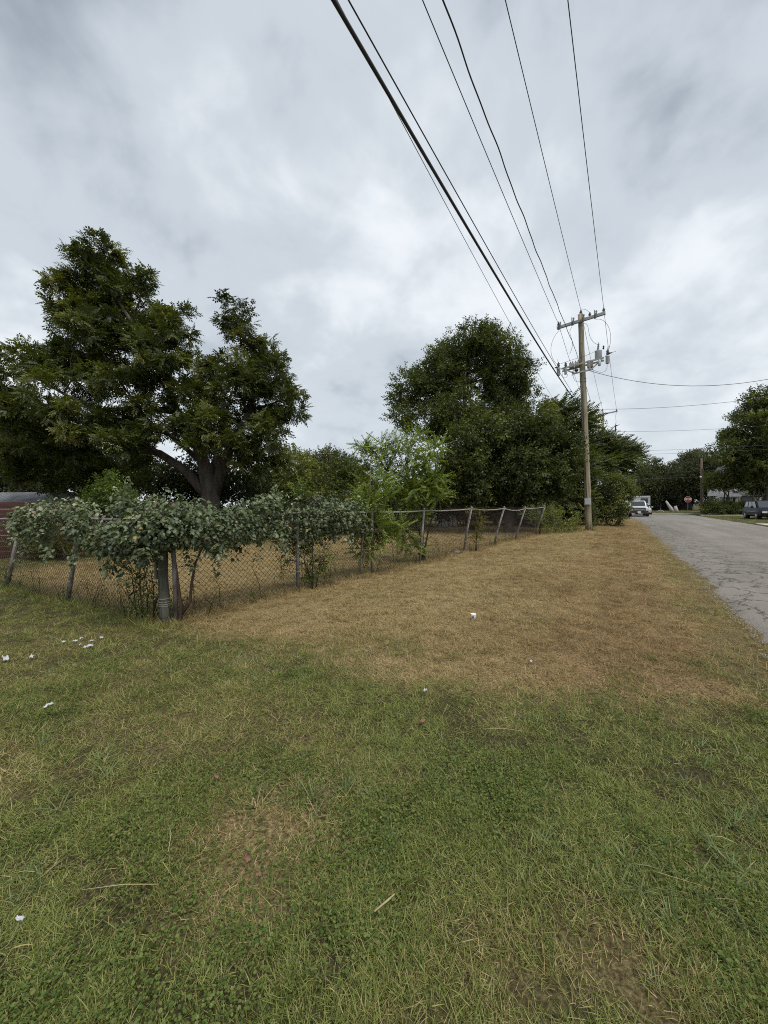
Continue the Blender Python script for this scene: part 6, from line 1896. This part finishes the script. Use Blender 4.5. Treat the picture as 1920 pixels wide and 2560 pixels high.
LG = 'litter scattered on the grass'
scrap('plastic_bag', 'crumpled white bag lying at the foot of the corner post', 'litter', 445, 1552, .17, .11, .045, PAPER, 1, LG, .02)
for i, (px, py, sx, sy, sz, lab) in enumerate([
        (160, 1611, .06, .05, .02, 'small white scrap, leftmost of the cluster on the left lawn'), (188, 1611, .08, .05, .03, 'second white scrap from the left in the left lawn cluster'), (203, 1603, .05, .04, .02, 'tiny white scrap at the back of the left lawn cluster'),
        (230, 1609, .07, .04, .02, 'white scrap at the right of the left lawn cluster'), (255, 1602, .05, .06, .035, 'upright white scrap at the far right of the left lawn cluster'), (221, 1625, .14, .06, .03, 'largest white scrap at the front of the left lawn cluster'),
        (201, 1619, .04, .04, .02, 'tiny scrap in the middle of the left lawn cluster'), (80, 1652, .06, .05, .04, 'lone white scrap between the left edge and the scrap cluster'), (12, 1657, .13, .07, .05, 'big white scrap at the left edge of the lawn'), (122, 1774, .11, .03, .02, 'flat white strip lying in the lower left lawn'),
        (1063, 1739, .055, .035, .03, 'small white scrap near the edge of the brown grass'), (52, 2318, .02, .05, .02, 'white sliver low at the left edge'), (1328, 1661, .06, .03, .02, 'pale grey scrap at the front of the brown patch')]):
    scrap('paper_scrap', lab, 'litter', px, py, sx * .72, sy * .72, sz * .7, PAPER, 10 + i, LG, .03)
for i, (px, py, s, lab) in enumerate([(1057, 1815, .055, 'curled red brown leaf in the middle of the lawn'), (1474, 1768, .05, 'tan pink leaf right of centre near the brown edge'), (541, 1958, .035, 'small rust leaf in the left lawn'), (618, 2170, .035, 'brown leaf beside the bare patch'), (646, 2212, .03, 'pale brown leaf below the bare patch')]):
    scrap('fallen_leaf', lab, 'leaf', px, py, s, s * .6, .012, DEADLEAF, 40 + i, 'dead leaves on the lawn', .035)


def cup():
    p = ground_at(1183, 1551)
    root = empty('paper_cup', tuple(p), 'small white cup standing in the brown grass', 'cup', LG)
    MB().tube([(p.x, p.y, p.z), (p.x + .004, p.y, p.z + .085)], [.026, .036], 12).build('cup_wall', PAPER, root, True)
    MB().tube([(p.x + .004, p.y, p.z + .083), (p.x + .004, p.y, p.z + .09)], [.038, .038], 12).build('rim', SIGNWHITE, root)
    MB().box((p.x + .01, p.y - .033, p.z + .055), (.02, .006, .02)).build('printed_mark', CABLE2, root)


cup()


def rock(name, label, px, py, s, seed):
    rng = np.random.default_rng(seed); p = ground_at(px, py)
    bm = bmesh.new(); bmesh.ops.create_icosphere(bm, subdivisions=3, radius=1)
    for v in bm.verts:
        c = v.co.normalized(); k = 1 + .25 * (fbm(np.array([c.x * 1.7 + seed]), np.array([c.y * 1.7 + c.z * 1.3]), seed, 3)[0] - .5) * 2
        v.co = Vector((c.x * s[0], c.y * s[1], c.z * s[2])) * k
    me = bpy.data.meshes.new(name); bm.to_mesh(me); bm.free()
    o = link(name, me, STONE); o.location = p + Vector((0, 0, s[2] * .45)); tag(o, label, 'stone')


rock('stone', 'dark lump of stone at the fence foot before the leaning post', 1138, 1384, (.16, .12, .09), 3)
for i, (px, py, L, a, lab) in enumerate([(300, 2240, .30, .6, 'long pale dry stem lying lower left'), (962, 2280, .10, 1.2, 'short thick yellow stem low in the lawn'), (1255, 1838, .26, .4, 'yellow green stem lying right of centre'), (1800, 2118, .12, .1, 'short straw stem at the lower right'), (420, 2110, .2, -.5, 'dry stem beside the clover on the left')]):
    p = ground_at(px, py); d = Vector((math.cos(a), math.sin(a), 0)) * L / 2
    o = MB().tube([-d + Vector((0, 0, .035)), Vector((.01, .01, .045)), d + Vector((0, 0, .04))], [.0012, .0018, .0012] if i != 1 else [.004, .004, .003], 5).build('dry_stem', STRAWM, None, True)
    o.location = p; tag(o, lab, 'stem', 'dry stems on the lawn')
